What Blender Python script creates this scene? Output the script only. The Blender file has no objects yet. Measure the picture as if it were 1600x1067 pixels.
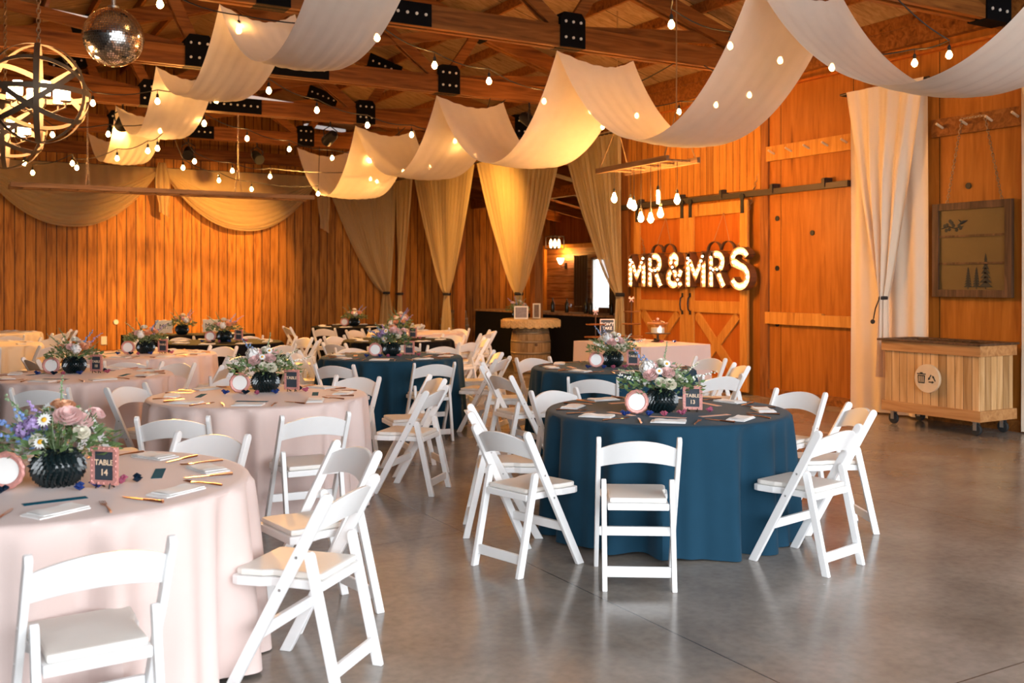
import bpy, bmesh, math, random
from mathutils import Vector, Matrix, Euler
random.seed(7)
PI = math.pi
S = bpy.context.scene
COL = S.collection

# ------------------------------------------------------------------ camera, world, light, exposure
F = 1555.6; CAMH = 1.57; HOR = 440.0
YAW = math.radians(30)
DX, DY = math.sin(YAW), math.cos(YAW)
RX, RY = math.cos(YAW), -math.sin(YAW)
cam_d = bpy.data.cameras.new('camera'); cam = bpy.data.objects.new('camera', cam_d); COL.objects.link(cam)
cam.location = (0, 0, CAMH); cam.rotation_euler = (PI/2, 0, -YAW)
cam_d.lens = 35; cam_d.sensor_width = 36; cam_d.shift_y = -(533.5-HOR)/1600
cam_d.clip_start = 0.05; cam_d.clip_end = 200
cam_d.dof.use_dof = True; cam_d.dof.focus_distance = 6.6; cam_d.dof.aperture_fstop = 3.2
S.camera = cam
S.view_settings.view_transform = 'Standard'; S.view_settings.look = 'None'
S.view_settings.gamma = 1; S.view_settings.use_curve_mapping = False
S.view_settings.exposure = 0.60
cy = S.cycles
cy.use_denoising = True; cy.max_bounces = 8; cy.diffuse_bounces = 4; cy.glossy_bounces = 3
cy.transmission_bounces = 4; cy.transparent_max_bounces = 10; cy.sample_clamp_indirect = 6
cy.use_light_tree = True; cy.caustics_reflective = False; cy.caustics_refractive = False
W = bpy.data.worlds.new('World'); S.world = W; W.use_nodes = True
bg = W.node_tree.nodes['Background']; bg.inputs[0].default_value = (0.90, 0.95, 1.0, 1); bg.inputs[1].default_value = 4.7

def light(kind, name, loc, energy, color, size=.1, rot=None, target=None, **kw):
    d = bpy.data.lights.new(name, kind); o = bpy.data.objects.new(name, d); COL.objects.link(o)
    o.location = loc; d.color = color
    d.energy = energy
    if kind == 'AREA': d.size = size
    elif kind in ('POINT', 'SPOT'): d.shadow_soft_size = size
    if target is not None:
        o.rotation_euler = (Vector(target)-Vector(loc)).to_track_quat('-Z', 'Y').to_euler()
    if rot: o.rotation_euler = rot
    for k, v in kw.items(): setattr(d, k, v)
    return o
def portal(loc, rot, sx, sy):
    o = light('AREA', 'daylight_portal', loc, 1, (1, 1, 1), rot=rot)
    o.data.shape = 'RECTANGLE'; o.data.size = sx; o.data.size_y = sy; o.data.cycles.is_portal = True
XL, XR, YB, YF, HW = -1.6, 9.8, 22.6, -3.0, 4.27      # hall: left, right, back, front, eaves
portal(((XL+XR)/2, YF-.05, 2.1), (PI/2, 0, 0), XR-XL, 4.2)
portal((XL-.1, -1.2, 1.8), (0, -PI/2, 0), 3.6, 3.6)
WARM = (1.0, .46, .10)

# ------------------------------------------------------------------ helpers
def P(lat, dep, h=0.0): return Vector((dep*DX+lat*RX, dep*DY+lat*RY, h))
def px(u, v, h):
    Z = (h-CAMH)*F/(HOR-v); return P((u-800)/F*Z, Z, h)
def dirv(fl, fd):
    v = Vector((fd*DX+fl*RX, fd*DY+fl*RY, 0)); v.normalize(); return v
class MB:
    def __init__(s): s.v = []; s.f = []; s.sm = []
    def add(s, vs, fs, smooth=False):
        n = len(s.v); s.v += [tuple(a) for a in vs]; s.f += [tuple(i+n for i in f) for f in fs]; s.sm += [smooth]*len(fs)
    def box(s, x0, x1, y0, y1, z0, z1):
        s.add([(x0,y0,z0),(x1,y0,z0),(x1,y1,z0),(x0,y1,z0),(x0,y0,z1),(x1,y0,z1),(x1,y1,z1),(x0,y1,z1)],
              [(0,3,2,1),(4,5,6,7),(0,1,5,4),(1,2,6,5),(2,3,7,6),(3,0,4,7)]); return s
    def beam(s, a, b, w, h, up=(0,0,1)):
        a = Vector(a); b = Vector(b); d = (b-a).normalized(); u = Vector(up)
        if abs(d.dot(u)) > .99: u = Vector((0,1,0))
        sd = d.cross(u).normalized(); u = sd.cross(d).normalized()
        c = []
        for p in (a, b):
            for i, j in ((-1,-1),(1,-1),(1,1),(-1,1)): c.append(p+sd*i*w/2+u*j*h/2)
        s.add(c, [(0,3,2,1),(4,5,6,7),(0,1,5,4),(1,2,6,5),(2,3,7,6),(3,0,4,7)]); return s
    def tube(s, pts, r, n=6, closed=False, cap=True):
        pts = [Vector(p) for p in pts]; N = len(pts); vs = []; fs = []
        prev = None
        for i, p in enumerate(pts):
            if closed: d = pts[(i+1) % N]-pts[i-1]
            else: d = pts[min(i+1, N-1)]-pts[max(i-1, 0)]
            if d.length < 1e-9: d = Vector((0,0,1))
            d.normalize()
            if prev is None:
                u = Vector((0,0,1)) if abs(d.z) < .9 else Vector((1,0,0))
                a = d.cross(u).normalized()
            else:
                a = (prev-d*prev.dot(d))
                a = a.normalized() if a.length > 1e-6 else d.orthogonal().normalized()
            prev = a; b = d.cross(a)
            rr = r[i] if isinstance(r, (list, tuple)) else r
            for k in range(n):
                t = 2*PI*k/n; vs.append(p+(a*math.cos(t)+b*math.sin(t))*rr)
        M = N if closed else N-1
        for i in range(M):
            for k in range(n):
                j = (i+1) % N; fs.append((i*n+k, i*n+(k+1) % n, j*n+(k+1) % n, j*n+k))
        if cap and not closed:
            fs.append(tuple(range(n-1, -1, -1))); fs.append(tuple((N-1)*n+k for k in range(n)))
        s.add(vs, fs, True); return s
    def lathe(s, prof, n=24, c=(0,0,0), axis='z', cap=True, wav=None):
        vs = []; fs = []
        for r, z in prof:
            for k in range(n):
                t = 2*PI*k/n; q = r*(1 if wav is None else wav(t, r, z))
                x, y, zz = q*math.cos(t), q*math.sin(t), z
                if axis == 'x': x, y, zz = zz, x, y
                elif axis == 'y': x, y, zz = x, zz, y
                vs.append((c[0]+x, c[1]+y, c[2]+zz))
        for i in range(len(prof)-1):
            for k in range(n): fs.append((i*n+k, i*n+(k+1) % n, (i+1)*n+(k+1) % n, (i+1)*n+k))
        if cap:
            if prof[0][0] > 1e-6: fs.append(tuple(range(n-1, -1, -1)))
            if prof[-1][0] > 1e-6: fs.append(tuple((len(prof)-1)*n+k for k in range(n)))
        s.add(vs, fs, True); return s
    def ball(s, c, r, n=10, m=6, sz=1.0):
        return s.lathe([(r*math.sin(PI*i/m), -r*sz*math.cos(PI*i/m)) for i in range(m+1)], n, c, cap=False)
    def grid(s, fn, nu, nv, closed_u=False):
        vs = [fn(i/nu, j/nv) for j in range(nv+1) for i in range(nu if closed_u else nu+1)]
        w = nu if closed_u else nu+1; fs = []
        for j in range(nv):
            for i in range(nu):
                i2 = (i+1) % w; fs.append((j*w+i, j*w+i2, (j+1)*w+i2, (j+1)*w+i))
        s.add(vs, fs, True); return s
    def prism(s, outline, t, o, ax, ay):
        """outline (a,b) in the plane ax, ay; thickness t along the normal, centred"""
        o = Vector(o); ax = Vector(ax); ay = Vector(ay); n = ax.cross(ay).normalized(); N = len(outline)
        vs = [o+ax*a+ay*b-n*t/2 for a, b in outline]+[o+ax*a+ay*b+n*t/2 for a, b in outline]
        fs = [tuple(range(N-1, -1, -1)), tuple(range(N, 2*N))]+[(i, (i+1) % N, N+(i+1) % N, N+i) for i in range(N)]
        s.add(vs, fs); return s
    def mesh(s, name, mat, bevel=0, smooth=None):
        me = bpy.data.meshes.new(name); me.from_pydata(s.v, [], s.f)
        sm = s.sm if smooth is None else [smooth]*len(s.f)
        me.polygons.foreach_set('use_smooth', sm)
        me.validate(); me.update()
        if any(sm): me.set_sharp_from_angle(angle=math.radians(42))
        if bevel:
            bm = bmesh.new(); bm.from_mesh(me)
            es = [e for e in bm.edges if len(e.link_faces) == 2 and e.calc_face_angle(0) > .6]
            bmesh.ops.bevel(bm, geom=es, offset=bevel, segments=2, profile=.6, affect='EDGES', clamp_overlap=True)
            bm.to_mesh(me); bm.free()
        if mat: me.materials.append(mat)
        return me
    def build(s, name, mat, parent=None, bevel=0, smooth=None, solid=0, subsurf=0, **tags):
        o = bpy.data.objects.new(name, s.mesh(name, mat, bevel, smooth)); COL.objects.link(o); o.parent = parent
        if subsurf: m = o.modifiers.new('s', 'SUBSURF'); m.levels = m.render_levels = subsurf
        if solid: m = o.modifiers.new('t', 'SOLIDIFY'); m.thickness = solid
        for k, v in tags.items(): o[k] = v
        return o
def empty(name, loc=(0,0,0), rz=0):
    o = bpy.data.objects.new(name, None); COL.objects.link(o); o.location = loc; o.rotation_euler = (0,0,rz); o.empty_display_size = .1
    return o
def tag(o, label, cat, group=None):
    o['label'] = label; o['category'] = cat
    if group: o['group'] = group
    return o
def struct(o): o['kind'] = 'structure'; return o
KIDS = {}
def copy_tree(o, parent=None):
    c = o.copy(); COL.objects.link(c); c.parent = parent
    for k in KIDS.get(o.name) or [x for x in bpy.data.objects if x.parent == o]: copy_tree(k, c)
    return c
def freeze(o):
    ks = [x for x in bpy.data.objects if x.parent == o]; KIDS[o.name] = ks
    for k in ks: freeze(k)
    return o
class Proto:
    """first use hands out the original, later uses copies"""
    def __init__(s, root): s.root = freeze(root); s.used = False
    def put(s, loc, rz=0, scale=None):
        o = copy_tree(s.root) if s.used else s.root
        s.used = True; o.location = loc; o.rotation_euler = (0,0,rz)
        if scale: o.scale = (scale,)*3
        return o
def text_mesh(txt, size, ext, offset=0, spacing=1):
    c = bpy.data.curves.new('t', 'FONT'); c.body = txt; c.size = size; c.extrude = ext; c.offset = offset
    c.align_x = 'CENTER'; c.align_y = 'CENTER'; c.space_character = spacing; c.resolution_u = 3
    o = bpy.data.objects.new('t', c); COL.objects.link(o)
    dg = bpy.context.evaluated_depsgraph_get(); me = bpy.data.meshes.new_from_object(o.evaluated_get(dg))
    bpy.data.objects.remove(o); return me
def text_obj(name, txt, size, ext, mat, parent, loc, rot, offset=0, spacing=1):
    me = text_mesh(txt, size, ext, offset, spacing); me.materials.clear(); me.materials.append(mat)
    o = bpy.data.objects.new(name, me); COL.objects.link(o); o.parent = parent; o.location = loc; o.rotation_euler = rot
    return o

# ------------------------------------------------------------------ materials
def new_mat(name):
    m = bpy.data.materials.new(name); m.use_nodes = True; nt = m.node_tree
    return m, nt, nt.nodes['Principled BSDF']
def rgba(c): return (c[0], c[1], c[2], 1)
def simple(name, c, rough=.6, metal=0, noise=0, scale=20, bump=0, spec=.5, emit=None, es=0, sheen=0, coat=0):
    m, nt, b = new_mat(name)
    b.inputs['Base Color'].default_value = rgba(c); b.inputs['Roughness'].default_value = rough
    b.inputs['Metallic'].default_value = metal; b.inputs['Specular IOR Level'].default_value = spec
    if sheen: b.inputs['Sheen Weight'].default_value = sheen
    if coat: b.inputs['Coat Weight'].default_value = coat
    if emit: b.inputs['Emission Color'].default_value = rgba(emit); b.inputs['Emission Strength'].default_value = es
    tc = nt.nodes.new('ShaderNodeTexCoord'); n = nt.nodes.new('ShaderNodeTexNoise'); n.inputs['Scale'].default_value = scale
    n.inputs['Detail'].default_value = 4
    nt.links.new(tc.outputs['Object'], n.inputs['Vector'])
    mx = nt.nodes.new('ShaderNodeMix'); mx.data_type = 'RGBA'
    k = max(noise, .02)
    mx.inputs[6].default_value = rgba([x*(1-k) for x in c]); mx.inputs[7].default_value = rgba([min(1, x*(1+k)) for x in c])
    nt.links.new(n.outputs['Fac'], mx.inputs[0]); nt.links.new(mx.outputs[2], b.inputs['Base Color'])
    if bump:
        bp = nt.nodes.new('ShaderNodeBump'); bp.inputs['Strength'].default_value = bump; bp.inputs['Distance'].default_value = .01
        nt.links.new(n.outputs['Fac'], bp.inputs['Height']); nt.links.new(bp.outputs['Normal'], b.inputs['Normal'])
    return m
def N(nt, t, **kw):
    n = nt.nodes.new(t)
    for k, v in kw.items(): setattr(n, k, v)
    return n
def math_n(nt, op, a, b=None):
    n = N(nt, 'ShaderNodeMath', operation=op)
    for i, x in enumerate((a, b)):
        if x is None: continue
        if isinstance(x, (int, float)): n.inputs[i].default_value = x
        else: nt.links.new(x, n.inputs[i])
    return n.outputs[0]
def ramp(nt, fac, stops):
    r = N(nt, 'ShaderNodeValToRGB'); e = r.color_ramp.elements
    while len(e) < len(stops): e.new(.5)
    for x, (p, c) in zip(e, stops): x.position = p; x.color = rgba(c)
    nt.links.new(fac, r.inputs[0]); return r.outputs[0]
def mixc(nt, fac, a, b, mode='MIX'):
    m = N(nt, 'ShaderNodeMix', data_type='RGBA', blend_type=mode)
    for i, x in ((0, fac), (6, a), (7, b)):
        if isinstance(x, (int, float)): m.inputs[i].default_value = x
        elif isinstance(x, (tuple, list)): m.inputs[i].default_value = rgba(x)
        else: nt.links.new(x, m.inputs[i])
    return m.outputs[2]
def wood(name, cols, plank=None, axis='X', grain='Z', rough=.6, gap=.035, gapcol=(.01,.005,.003), knots=True):
    """cols: dark, mid, light; plank: board width across `axis`; grain runs along `grain`"""
    m, nt, b = new_mat(name)
    tc = N(nt, 'ShaderNodeTexCoord'); mp = N(nt, 'ShaderNodeMapping')
    nt.links.new(tc.outputs['Object'], mp.inputs['Vector'])
    sc = [14, 14, 14]; sc['XYZ'.index(grain)] = 1.1
    sep = N(nt, 'ShaderNodeSeparateXYZ'); nt.links.new(tc.outputs['Object'], sep.inputs[0])
    mp.inputs['Scale'].default_value = sc
    vec = mp.outputs[0]; rnd = None
    if plank:
        c = math_n(nt, 'DIVIDE', sep.outputs[axis], plank)
        fl = math_n(nt, 'FLOOR', c); fr = math_n(nt, 'FRACT', c)
        wn = N(nt, 'ShaderNodeTexWhiteNoise', noise_dimensions='1D'); nt.links.new(fl, wn.inputs['W']); rnd = wn.outputs['Value']
        ad = N(nt, 'ShaderNodeVectorMath', operation='ADD'); nt.links.new(vec, ad.inputs[0])
        sv = N(nt, 'ShaderNodeVectorMath', operation='SCALE'); nt.links.new(wn.outputs['Color'], sv.inputs[0]); sv.inputs['Scale'].default_value = 30
        nt.links.new(sv.outputs[0], ad.inputs[1]); vec = ad.outputs[0]
    n1 = N(nt, 'ShaderNodeTexNoise'); n1.inputs['Scale'].default_value = 1; n1.inputs['Detail'].default_value = 6; n1.inputs['Distortion'].default_value = 1.2
    nt.links.new(vec, n1.inputs['Vector'])
    col = ramp(nt, n1.outputs['Fac'], [(.28, cols[0]), (.5, cols[1]), (.72, cols[2])])
    if knots:
        v = N(nt, 'ShaderNodeTexVoronoi'); v.inputs['Scale'].default_value = .28; v.inputs['Randomness'].default_value = 1
        nt.links.new(vec, v.inputs['Vector'])
        k = ramp(nt, v.outputs['Distance'], [(.04, (.3,.2,.12)), (.13, (1,1,1)), (1, (1,1,1))])
        col = mixc(nt, .8, col, k, 'MULTIPLY')
    if plank:
        br = ramp(nt, rnd, [(0, (.55,.5,.45)), (.5, (.9,.9,.9)), (1, (1.0,1.0,1.0))])
        col = mixc(nt, .75, col, br, 'MULTIPLY')
        mn = math_n(nt, 'MINIMUM', fr, math_n(nt, 'SUBTRACT', 1, fr))
        g = math_n(nt, 'LESS_THAN', mn, gap)
        col = mixc(nt, g, col, gapcol)
        bp = N(nt, 'ShaderNodeBump'); bp.inputs['Strength'].default_value = .6; bp.inputs['Distance'].default_value = .01
        nt.links.new(math_n(nt, 'MULTIPLY', g, -1), bp.inputs['Height']); nt.links.new(bp.outputs[0], b.inputs['Normal'])
    nt.links.new(col, b.inputs['Base Color']); b.inputs['Roughness'].default_value = rough
    b.inputs['Specular IOR Level'].default_value = .2
    return m
def cloth(name, c, trans=.35, transp=0., rough=.9, sheen=.2, weave=0, noise=.04):
    m, nt, b = new_mat(name); out = nt.nodes['Material Output']
    tc = N(nt, 'ShaderNodeTexCoord'); n = N(nt, 'ShaderNodeTexNoise'); n.inputs['Scale'].default_value = 9; n.inputs['Detail'].default_value = 5
    nt.links.new(tc.outputs['Object'], n.inputs['Vector'])
    col = mixc(nt, n.outputs['Fac'], [x*(1-noise) for x in c], [min(1, x*(1+noise)) for x in c])
    nt.links.new(col, b.inputs['Base Color']); b.inputs['Roughness'].default_value = rough; b.inputs['Specular IOR Level'].default_value = .15
    b.inputs['Sheen Weight'].default_value = sheen
    n2 = N(nt, 'ShaderNodeTexNoise'); n2.inputs['Scale'].default_value = 260; nt.links.new(tc.outputs['Object'], n2.inputs['Vector'])
    bp = N(nt, 'ShaderNodeBump'); bp.inputs['Strength'].default_value = .15; bp.inputs['Distance'].default_value = .002
    nt.links.new(n2.outputs['Fac'], bp.inputs['Height']); nt.links.new(bp.outputs[0], b.inputs['Normal'])
    sh = b.outputs[0]
    if trans:
        t = N(nt, 'ShaderNodeBsdfTranslucent'); nt.links.new(col, t.inputs[0])
        mx = N(nt, 'ShaderNodeMixShader'); mx.inputs[0].default_value = trans
        nt.links.new(sh, mx.inputs[1]); nt.links.new(t.outputs[0], mx.inputs[2]); sh = mx.outputs[0]
    if transp:
        t = N(nt, 'ShaderNodeBsdfTransparent'); mx = N(nt, 'ShaderNodeMixShader'); mx.inputs[0].default_value = transp
        nt.links.new(sh, mx.inputs[1]); nt.links.new(t.outputs[0], mx.inputs[2]); sh = mx.outputs[0]
    nt.links.new(sh, out.inputs[0]); return m
def glass_mat(name, c=(.9,.95,1), rough=.05, alpha=.7):
    m, nt, b = new_mat(name); out = nt.nodes['Material Output']
    g = N(nt, 'ShaderNodeBsdfGlossy'); g.inputs['Roughness'].default_value = rough; t = N(nt, 'ShaderNodeBsdfTransparent'); t.inputs[0].default_value = rgba(c)
    mx = N(nt, 'ShaderNodeMixShader'); mx.inputs[0].default_value = alpha
    nt.links.new(g.outputs[0], mx.inputs[1]); nt.links.new(t.outputs[0], mx.inputs[2]); nt.links.new(mx.outputs[0], out.inputs[0]); return m
def concrete():
    m, nt, b = new_mat('polished_concrete'); tc = N(nt, 'ShaderNodeTexCoord')
    n = N(nt, 'ShaderNodeTexNoise'); n.inputs['Scale'].default_value = .9; n.inputs['Detail'].default_value = 9; n.inputs['Roughness'].default_value = .62
    n2 = N(nt, 'ShaderNodeTexNoise'); n2.inputs['Scale'].default_value = 22; n2.inputs['Detail'].default_value = 6
    for x in (n, n2): nt.links.new(tc.outputs['Object'], x.inputs['Vector'])
    c = ramp(nt, n.outputs['Fac'], [(.3, (.17,.145,.12)), (.5, (.26,.228,.195)), (.7, (.35,.315,.275))])
    c = mixc(nt, .35, c, ramp(nt, n2.outputs['Fac'], [(.3, (.55,.55,.55)), (.6, (1,1,1))]), 'MULTIPLY')
    sep = N(nt, 'ShaderNodeSeparateXYZ'); nt.links.new(tc.outputs['Object'], sep.inputs[0])
    msk = None
    for ax, off, st in (('X', .2, 3.05), ('Y', .55, 3.05)):
        f = math_n(nt, 'FRACT', math_n(nt, 'DIVIDE', math_n(nt, 'ADD', sep.outputs[ax], off), st))
        g = math_n(nt, 'LESS_THAN', f, .0022)
        msk = g if msk is None else math_n(nt, 'MAXIMUM', msk, g)
    c = mixc(nt, msk, c, (.05,.045,.04)); nt.links.new(c, b.inputs['Base Color'])
    r = ramp(nt, n.outputs['Fac'], [(.3, (.16,)*3), (.7, (.28,)*3)]); nt.links.new(r, b.inputs['Roughness'])
    b.inputs['Specular IOR Level'].default_value = .6
    bp = N(nt, 'ShaderNodeBump'); bp.inputs['Strength'].default_value = .06; bp.inputs['Distance'].default_value = .02
    nt.links.new(n.outputs['Fac'], bp.inputs['Height']); nt.links.new(bp.outputs[0], b.inputs['Normal'])
    return m
def emis(name, c, s, tex=False):
    m, nt, b = new_mat(name); b.inputs['Base Color'].default_value = rgba(c); b.inputs['Emission Color'].default_value = rgba(c); b.inputs['Emission Strength'].default_value = s
    return m
M = {}
M['floor'] = concrete()
M['backwall'] = wood('cedar_boards', [(.22,.075,.010),(.46,.18,.022),(.60,.26,.04)], .195, 'X', 'Z', .55, .04)
M['sideplank'] = wood('dark_boards', [(.20,.08,.03),(.32,.13,.05),(.40,.18,.07)], .2, 'X', 'Z', .6, .04)
M['hplank'] = wood('horizontal_boards', [(.20,.075,.03),(.34,.15,.06),(.50,.26,.12)], .19, 'Z', 'Y', .55, .03)
M['rightboards'] = wood('pine_boards', [(.34,.115,.014),(.48,.185,.025),(.56,.24,.04)], .14, 'Y', 'Z', .55, .03)
M['ply'] = wood('stained_plywood', [(.30,.092,.010),(.40,.130,.015),(.48,.165,.022)], 1.22, 'Y', 'Z', .45, .004)
M['doorply'] = wood('door_panel', [(.36,.088,.008),(.44,.115,.011),(.50,.14,.015)], None, 'Y', 'Z', .5)
M['doorwood'] = wood('door_frame_wood', [(.40,.155,.025),(.54,.23,.04),(.62,.29,.06)], None, 'Y', 'Z', .5)
M['roofply'] = wood('roof_sheathing', [(.26,.15,.07),(.36,.225,.115),(.46,.30,.17)], 1.22, 'Y', 'X', .8, .006)
M['beam'] = wood('truss_timber', [(.13,.040,.008),(.25,.085,.016),(.34,.13,.028)], None, 'X', 'X', .6)
M['beamv'] = wood('post_timber', [(.14,.045,.010),(.26,.09,.02),(.35,.135,.033)], None, 'X', 'Z', .6)
M['oldwood'] = wood('weathered_wood', [(.14,.08,.04),(.26,.15,.08),(.36,.22,.12)], None, 'X', 'X', .8)
M['darkwood'] = wood('dark_frame_wood', [(.05,.025,.012),(.10,.05,.025),(.16,.08,.04)], None, 'X', 'Z', .55)
M['cartplank'] = wood('cart_planks', [(.44,.23,.08),(.62,.36,.15),(.74,.47,.23)], .098, 'Y', 'Z', .6, .03, (.15,.07,.03))
M['cartplankx'] = wood('cart_end_planks', [(.44,.23,.08),(.62,.36,.15),(.74,.47,.23)], .098, 'X', 'Z', .6, .03, (.15,.07,.03))
M['carttrim'] = wood('cart_trim', [(.32,.14,.045),(.46,.22,.08),(.56,.30,.12)], None, 'X', 'Y', .55)
M['slice'] = simple('wood_slice', (.66,.48,.30), .7, noise=.12, scale=14)
M['barrel'] = wood('barrel_staves', [(.20,.12,.05),(.32,.20,.09),(.42,.28,.14)], None, 'X', 'Z', .75)
M['hoop'] = simple('barrel_hoop', (.30,.22,.13), .45, metal=.5, noise=.2)
M['white'] = simple('white_resin', (.86,.86,.86), .38, noise=.01)
M['cushion'] = simple('ivory_vinyl', (.80,.77,.72), .5, noise=.02)
M['navy'] = cloth('navy_polyester', (.010,.046,.082), 0, sheen=.06, noise=.08)
M['blush'] = cloth('blush_polyester', (.75,.60,.56), 0, sheen=.2, noise=.02)
M['cream'] = cloth('cream_polyester', (.78,.66,.48), 0, sheen=.2)
M['black'] = cloth('black_polyester', (.005,.005,.007), 0, sheen=.0)
M['napkin'] = cloth('white_napkin', (.86,.84,.82), 0)
M['gauze'] = cloth('ivory_gauze', (.88,.80,.71), .34, .07, noise=.05)
M['sheer'] = cloth('sheer_curtain', (.74,.58,.30), .45, .16, noise=.06)
M['sheerw'] = cloth('sheer_swag', (.72,.57,.32), .40, .20, noise=.06)
M['panel'] = cloth('ivory_drape', (.82,.68,.53), .12, 0, noise=.03)
M['tie'] = simple('tieback_cord', (.02,.015,.012), .8)
M['blackmetal'] = simple('black_steel', (.012,.012,.014), .45, metal=.3)
M['blackplate'] = simple('black_plate', (.004,.004,.005), .8, spec=.1)
M['band'] = simple('orb_band', (.13,.09,.055), .55, metal=.4, noise=.15)
M['chain'] = simple('chain_metal', (.35,.25,.15), .4, metal=.8)
M['railmetal'] = simple('rail_metal', (.06,.045,.035), .5, metal=.6)
M['gold'] = simple('rose_gold', (.70,.36,.22), .32, metal=1)
M['cable'] = simple('rubber_cable', (.01,.01,.01), .6)
M['bulb'] = emis('string_bulb_glow', (1.0,.48,.14), 95)
M['bulboff'] = glass_mat('unlit_bulb', (.9,.8,.6), .1, .7)
M['edison'] = emis('edison_glow', (1.0,.46,.12), 300)
M['candle'] = emis('candle_shade_glow', (1.0,.56,.24), 110)
M['marquee'] = simple('marquee_face', (.88,.66,.42), .4, noise=.02)
M['marbulb'] = emis('marquee_bulb_glow', (1.0,.62,.28), 26)
M['marrim'] = simple('marquee_rim', (.20,.09,.04), .45, metal=.5)
M['vase'] = simple('black_ceramic', (.008,.016,.018), .18, coat=.5)
M['pinkframe'] = simple('copper_pink_frame', (.66,.30,.26), .4, metal=.25, noise=.25, scale=90, bump=.3)
M['card'] = simple('white_card', (.88,.86,.83), .6)
M['board'] = simple('chalk_board', (.035,.045,.06), .6)
M['copperink'] = simple('gold_lettering', (.85,.62,.42), .4)
M['blushcard'] = simple('blush_card', (.80,.52,.42), .9, spec=.1)
M['tealcard'] = simple('teal_card', (.01,.12,.19), .95, spec=.05)
M['leaf'] = simple('leaf_green', (.13,.22,.08), .55, noise=.35, scale=30)
M['leaf2'] = simple('grey_green_leaf', (.30,.40,.24), .55, noise=.25, scale=30)
M['pink'] = simple('blush_petal', (.84,.55,.52), .6, noise=.1, scale=40, sheen=.3)
M['peach'] = simple('peach_petal', (.84,.45,.26), .6, noise=.1, scale=40)
M['ivory'] = simple('ivory_petal', (.86,.82,.70), .6, noise=.06, scale=40)
M['whitep'] = simple('white_petal', (.88,.88,.86), .6)
M['yellow'] = simple('yellow_disc', (.80,.42,.02), .7)
M['blue'] = simple('blue_petal', (.22,.34,.68), .6, noise=.2, scale=60)
M['lilac'] = simple('lilac_petal', (.45,.32,.62), .6, noise=.2, scale=60)
M['starb'] = simple('blue_foil', (.05,.12,.50), .2, metal=.7, noise=.6, scale=60)
M['starp'] = simple('pink_foil', (.70,.18,.30), .25, metal=.5, noise=.6, scale=60)
M['stard'] = simple('dark_foil', (.02,.05,.10), .2, metal=.7, noise=.6, scale=60)
M['mirror'] = simple('mirror_tile', (.95,.93,.90), .14, metal=1)
M['ballcore'] = simple('grout_dark', (.12,.12,.12), .5)
M['doily'] = simple('gold_lace', (.62,.40,.16), .6, noise=.2, scale=60)
M['rope'] = simple('rope', (.36,.22,.10), .9, noise=.2, scale=80)
M['tyre'] = simple('black_rubber', (.015,.015,.015), .7)
M['steel'] = simple('galvanised_steel', (.5,.5,.5), .35, metal=.9)
M['plastic'] = simple('white_plastic', (.75,.74,.7), .5)
M['amber'] = simple('smoked_pane', (.11,.060,.014), .5, noise=.15, scale=6)
M['print'] = simple('black_print', (.012,.014,.014), .6)
M['whiteframe'] = simple('ivory_frame', (.78,.72,.58), .5)
M['photo'] = simple('photo_print', (.22,.16,.12), .4, noise=.5, scale=25)
M['ground'] = simple('gravel_yard', (.32,.31,.29), .9, noise=.2)
M['glass'] = glass_mat('clear_glass', (.96,.97,.97), .03, .85)
M['bottle'] = simple('dark_bottle', (.02,.02,.012), .15)
M['shade'] = emis('sconce_glow', (1.0,.60,.28), 14)
M['bluelens'] = simple('blue_lens', (.05,.12,.4), .1, emit=(.1,.3,1), es=.8)
M['tube'] = simple('white_fixture', (.80,.80,.78), .4, emit=(.95,.97,1), es=.25)

# ------------------------------------------------------------------ the hall
XM = 4.1; XS = 14.2; TRY = [6.5, 9.7, 12.9, 16.1, 19.3]
def roofz(x): return 4.62+(XR-XM-abs(x-XM))*.30
struct(MB().box(XL-.1, XS+.1, YF, YB+.1, -.1, 0).build('floor', M['floor']))
struct(MB().box(-40, 50, -40, 60, -.35, -.12).build('ground_outside', M['ground']))
w = MB().box(XL-.1, XS+.2, YB, YB+.12, 0, 4.62)
w.prism([(XL-.1, 4.6), (XR+.1, 4.6), (XM, roofz(XM))], .12, (0, YB+.06, 0), (1,0,0), (0,0,1))
struct(w.build('wall_back', M['backwall']))
w = MB().box(XR, XR+.12, YF, 13.1, 0, 4.62); struct(w.build('wall_right', M['ply']))
w = MB().box(XL-.12, XL, .6, YB, 0, 4.62).box(XL-.12, XL, YF, .6, 3.6, 4.62); struct(w.build('wall_left', M['sideplank']))
# vertical pine boards above and around the sliding doors
b = MB().box(9.755, 9.8, 10.1, 13.1, 2.84, 4.3); struct(b.build('trim_1', M['rightboards']))
# plywood battens and seam strips on the right wall
b = MB().box(9.765, 9.8, 9.97, 10.12, 0, 4.3); struct(b.build('trim_2', M['beamv']))
b = MB().box(9.74, 9.8, 9.0, 10.0, 1.0, 1.16).box(9.74, 9.8, 7.5, 9.0, 1.0, 1.14); struct(b.build('trim_3', M['doorwood']))
b = MB().box(9.77, 9.8, YF, 10.0, 0, .12); struct(b.build('baseboard_right', M['beam']))
b = MB().box(XL, 9.8, YB-.02, YB, 0, .12); struct(b.build('baseboard_back', M['beam']))
# top plates under the roof along right wall and opening
b = MB().box(9.70, 9.95, YF, YB, 4.3, 4.62); struct(b.build('trim_4', M['beam']))
b = MB().box(9.72, 9.9, YF, 13.1, 4.17, 4.2); struct(b.build('trim_5', M['doorply']))
b = MB().box(XL, 9.8, YB-.12, YB, 4.25, 4.5); struct(b.build('trim_6', M['beam']))
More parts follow.
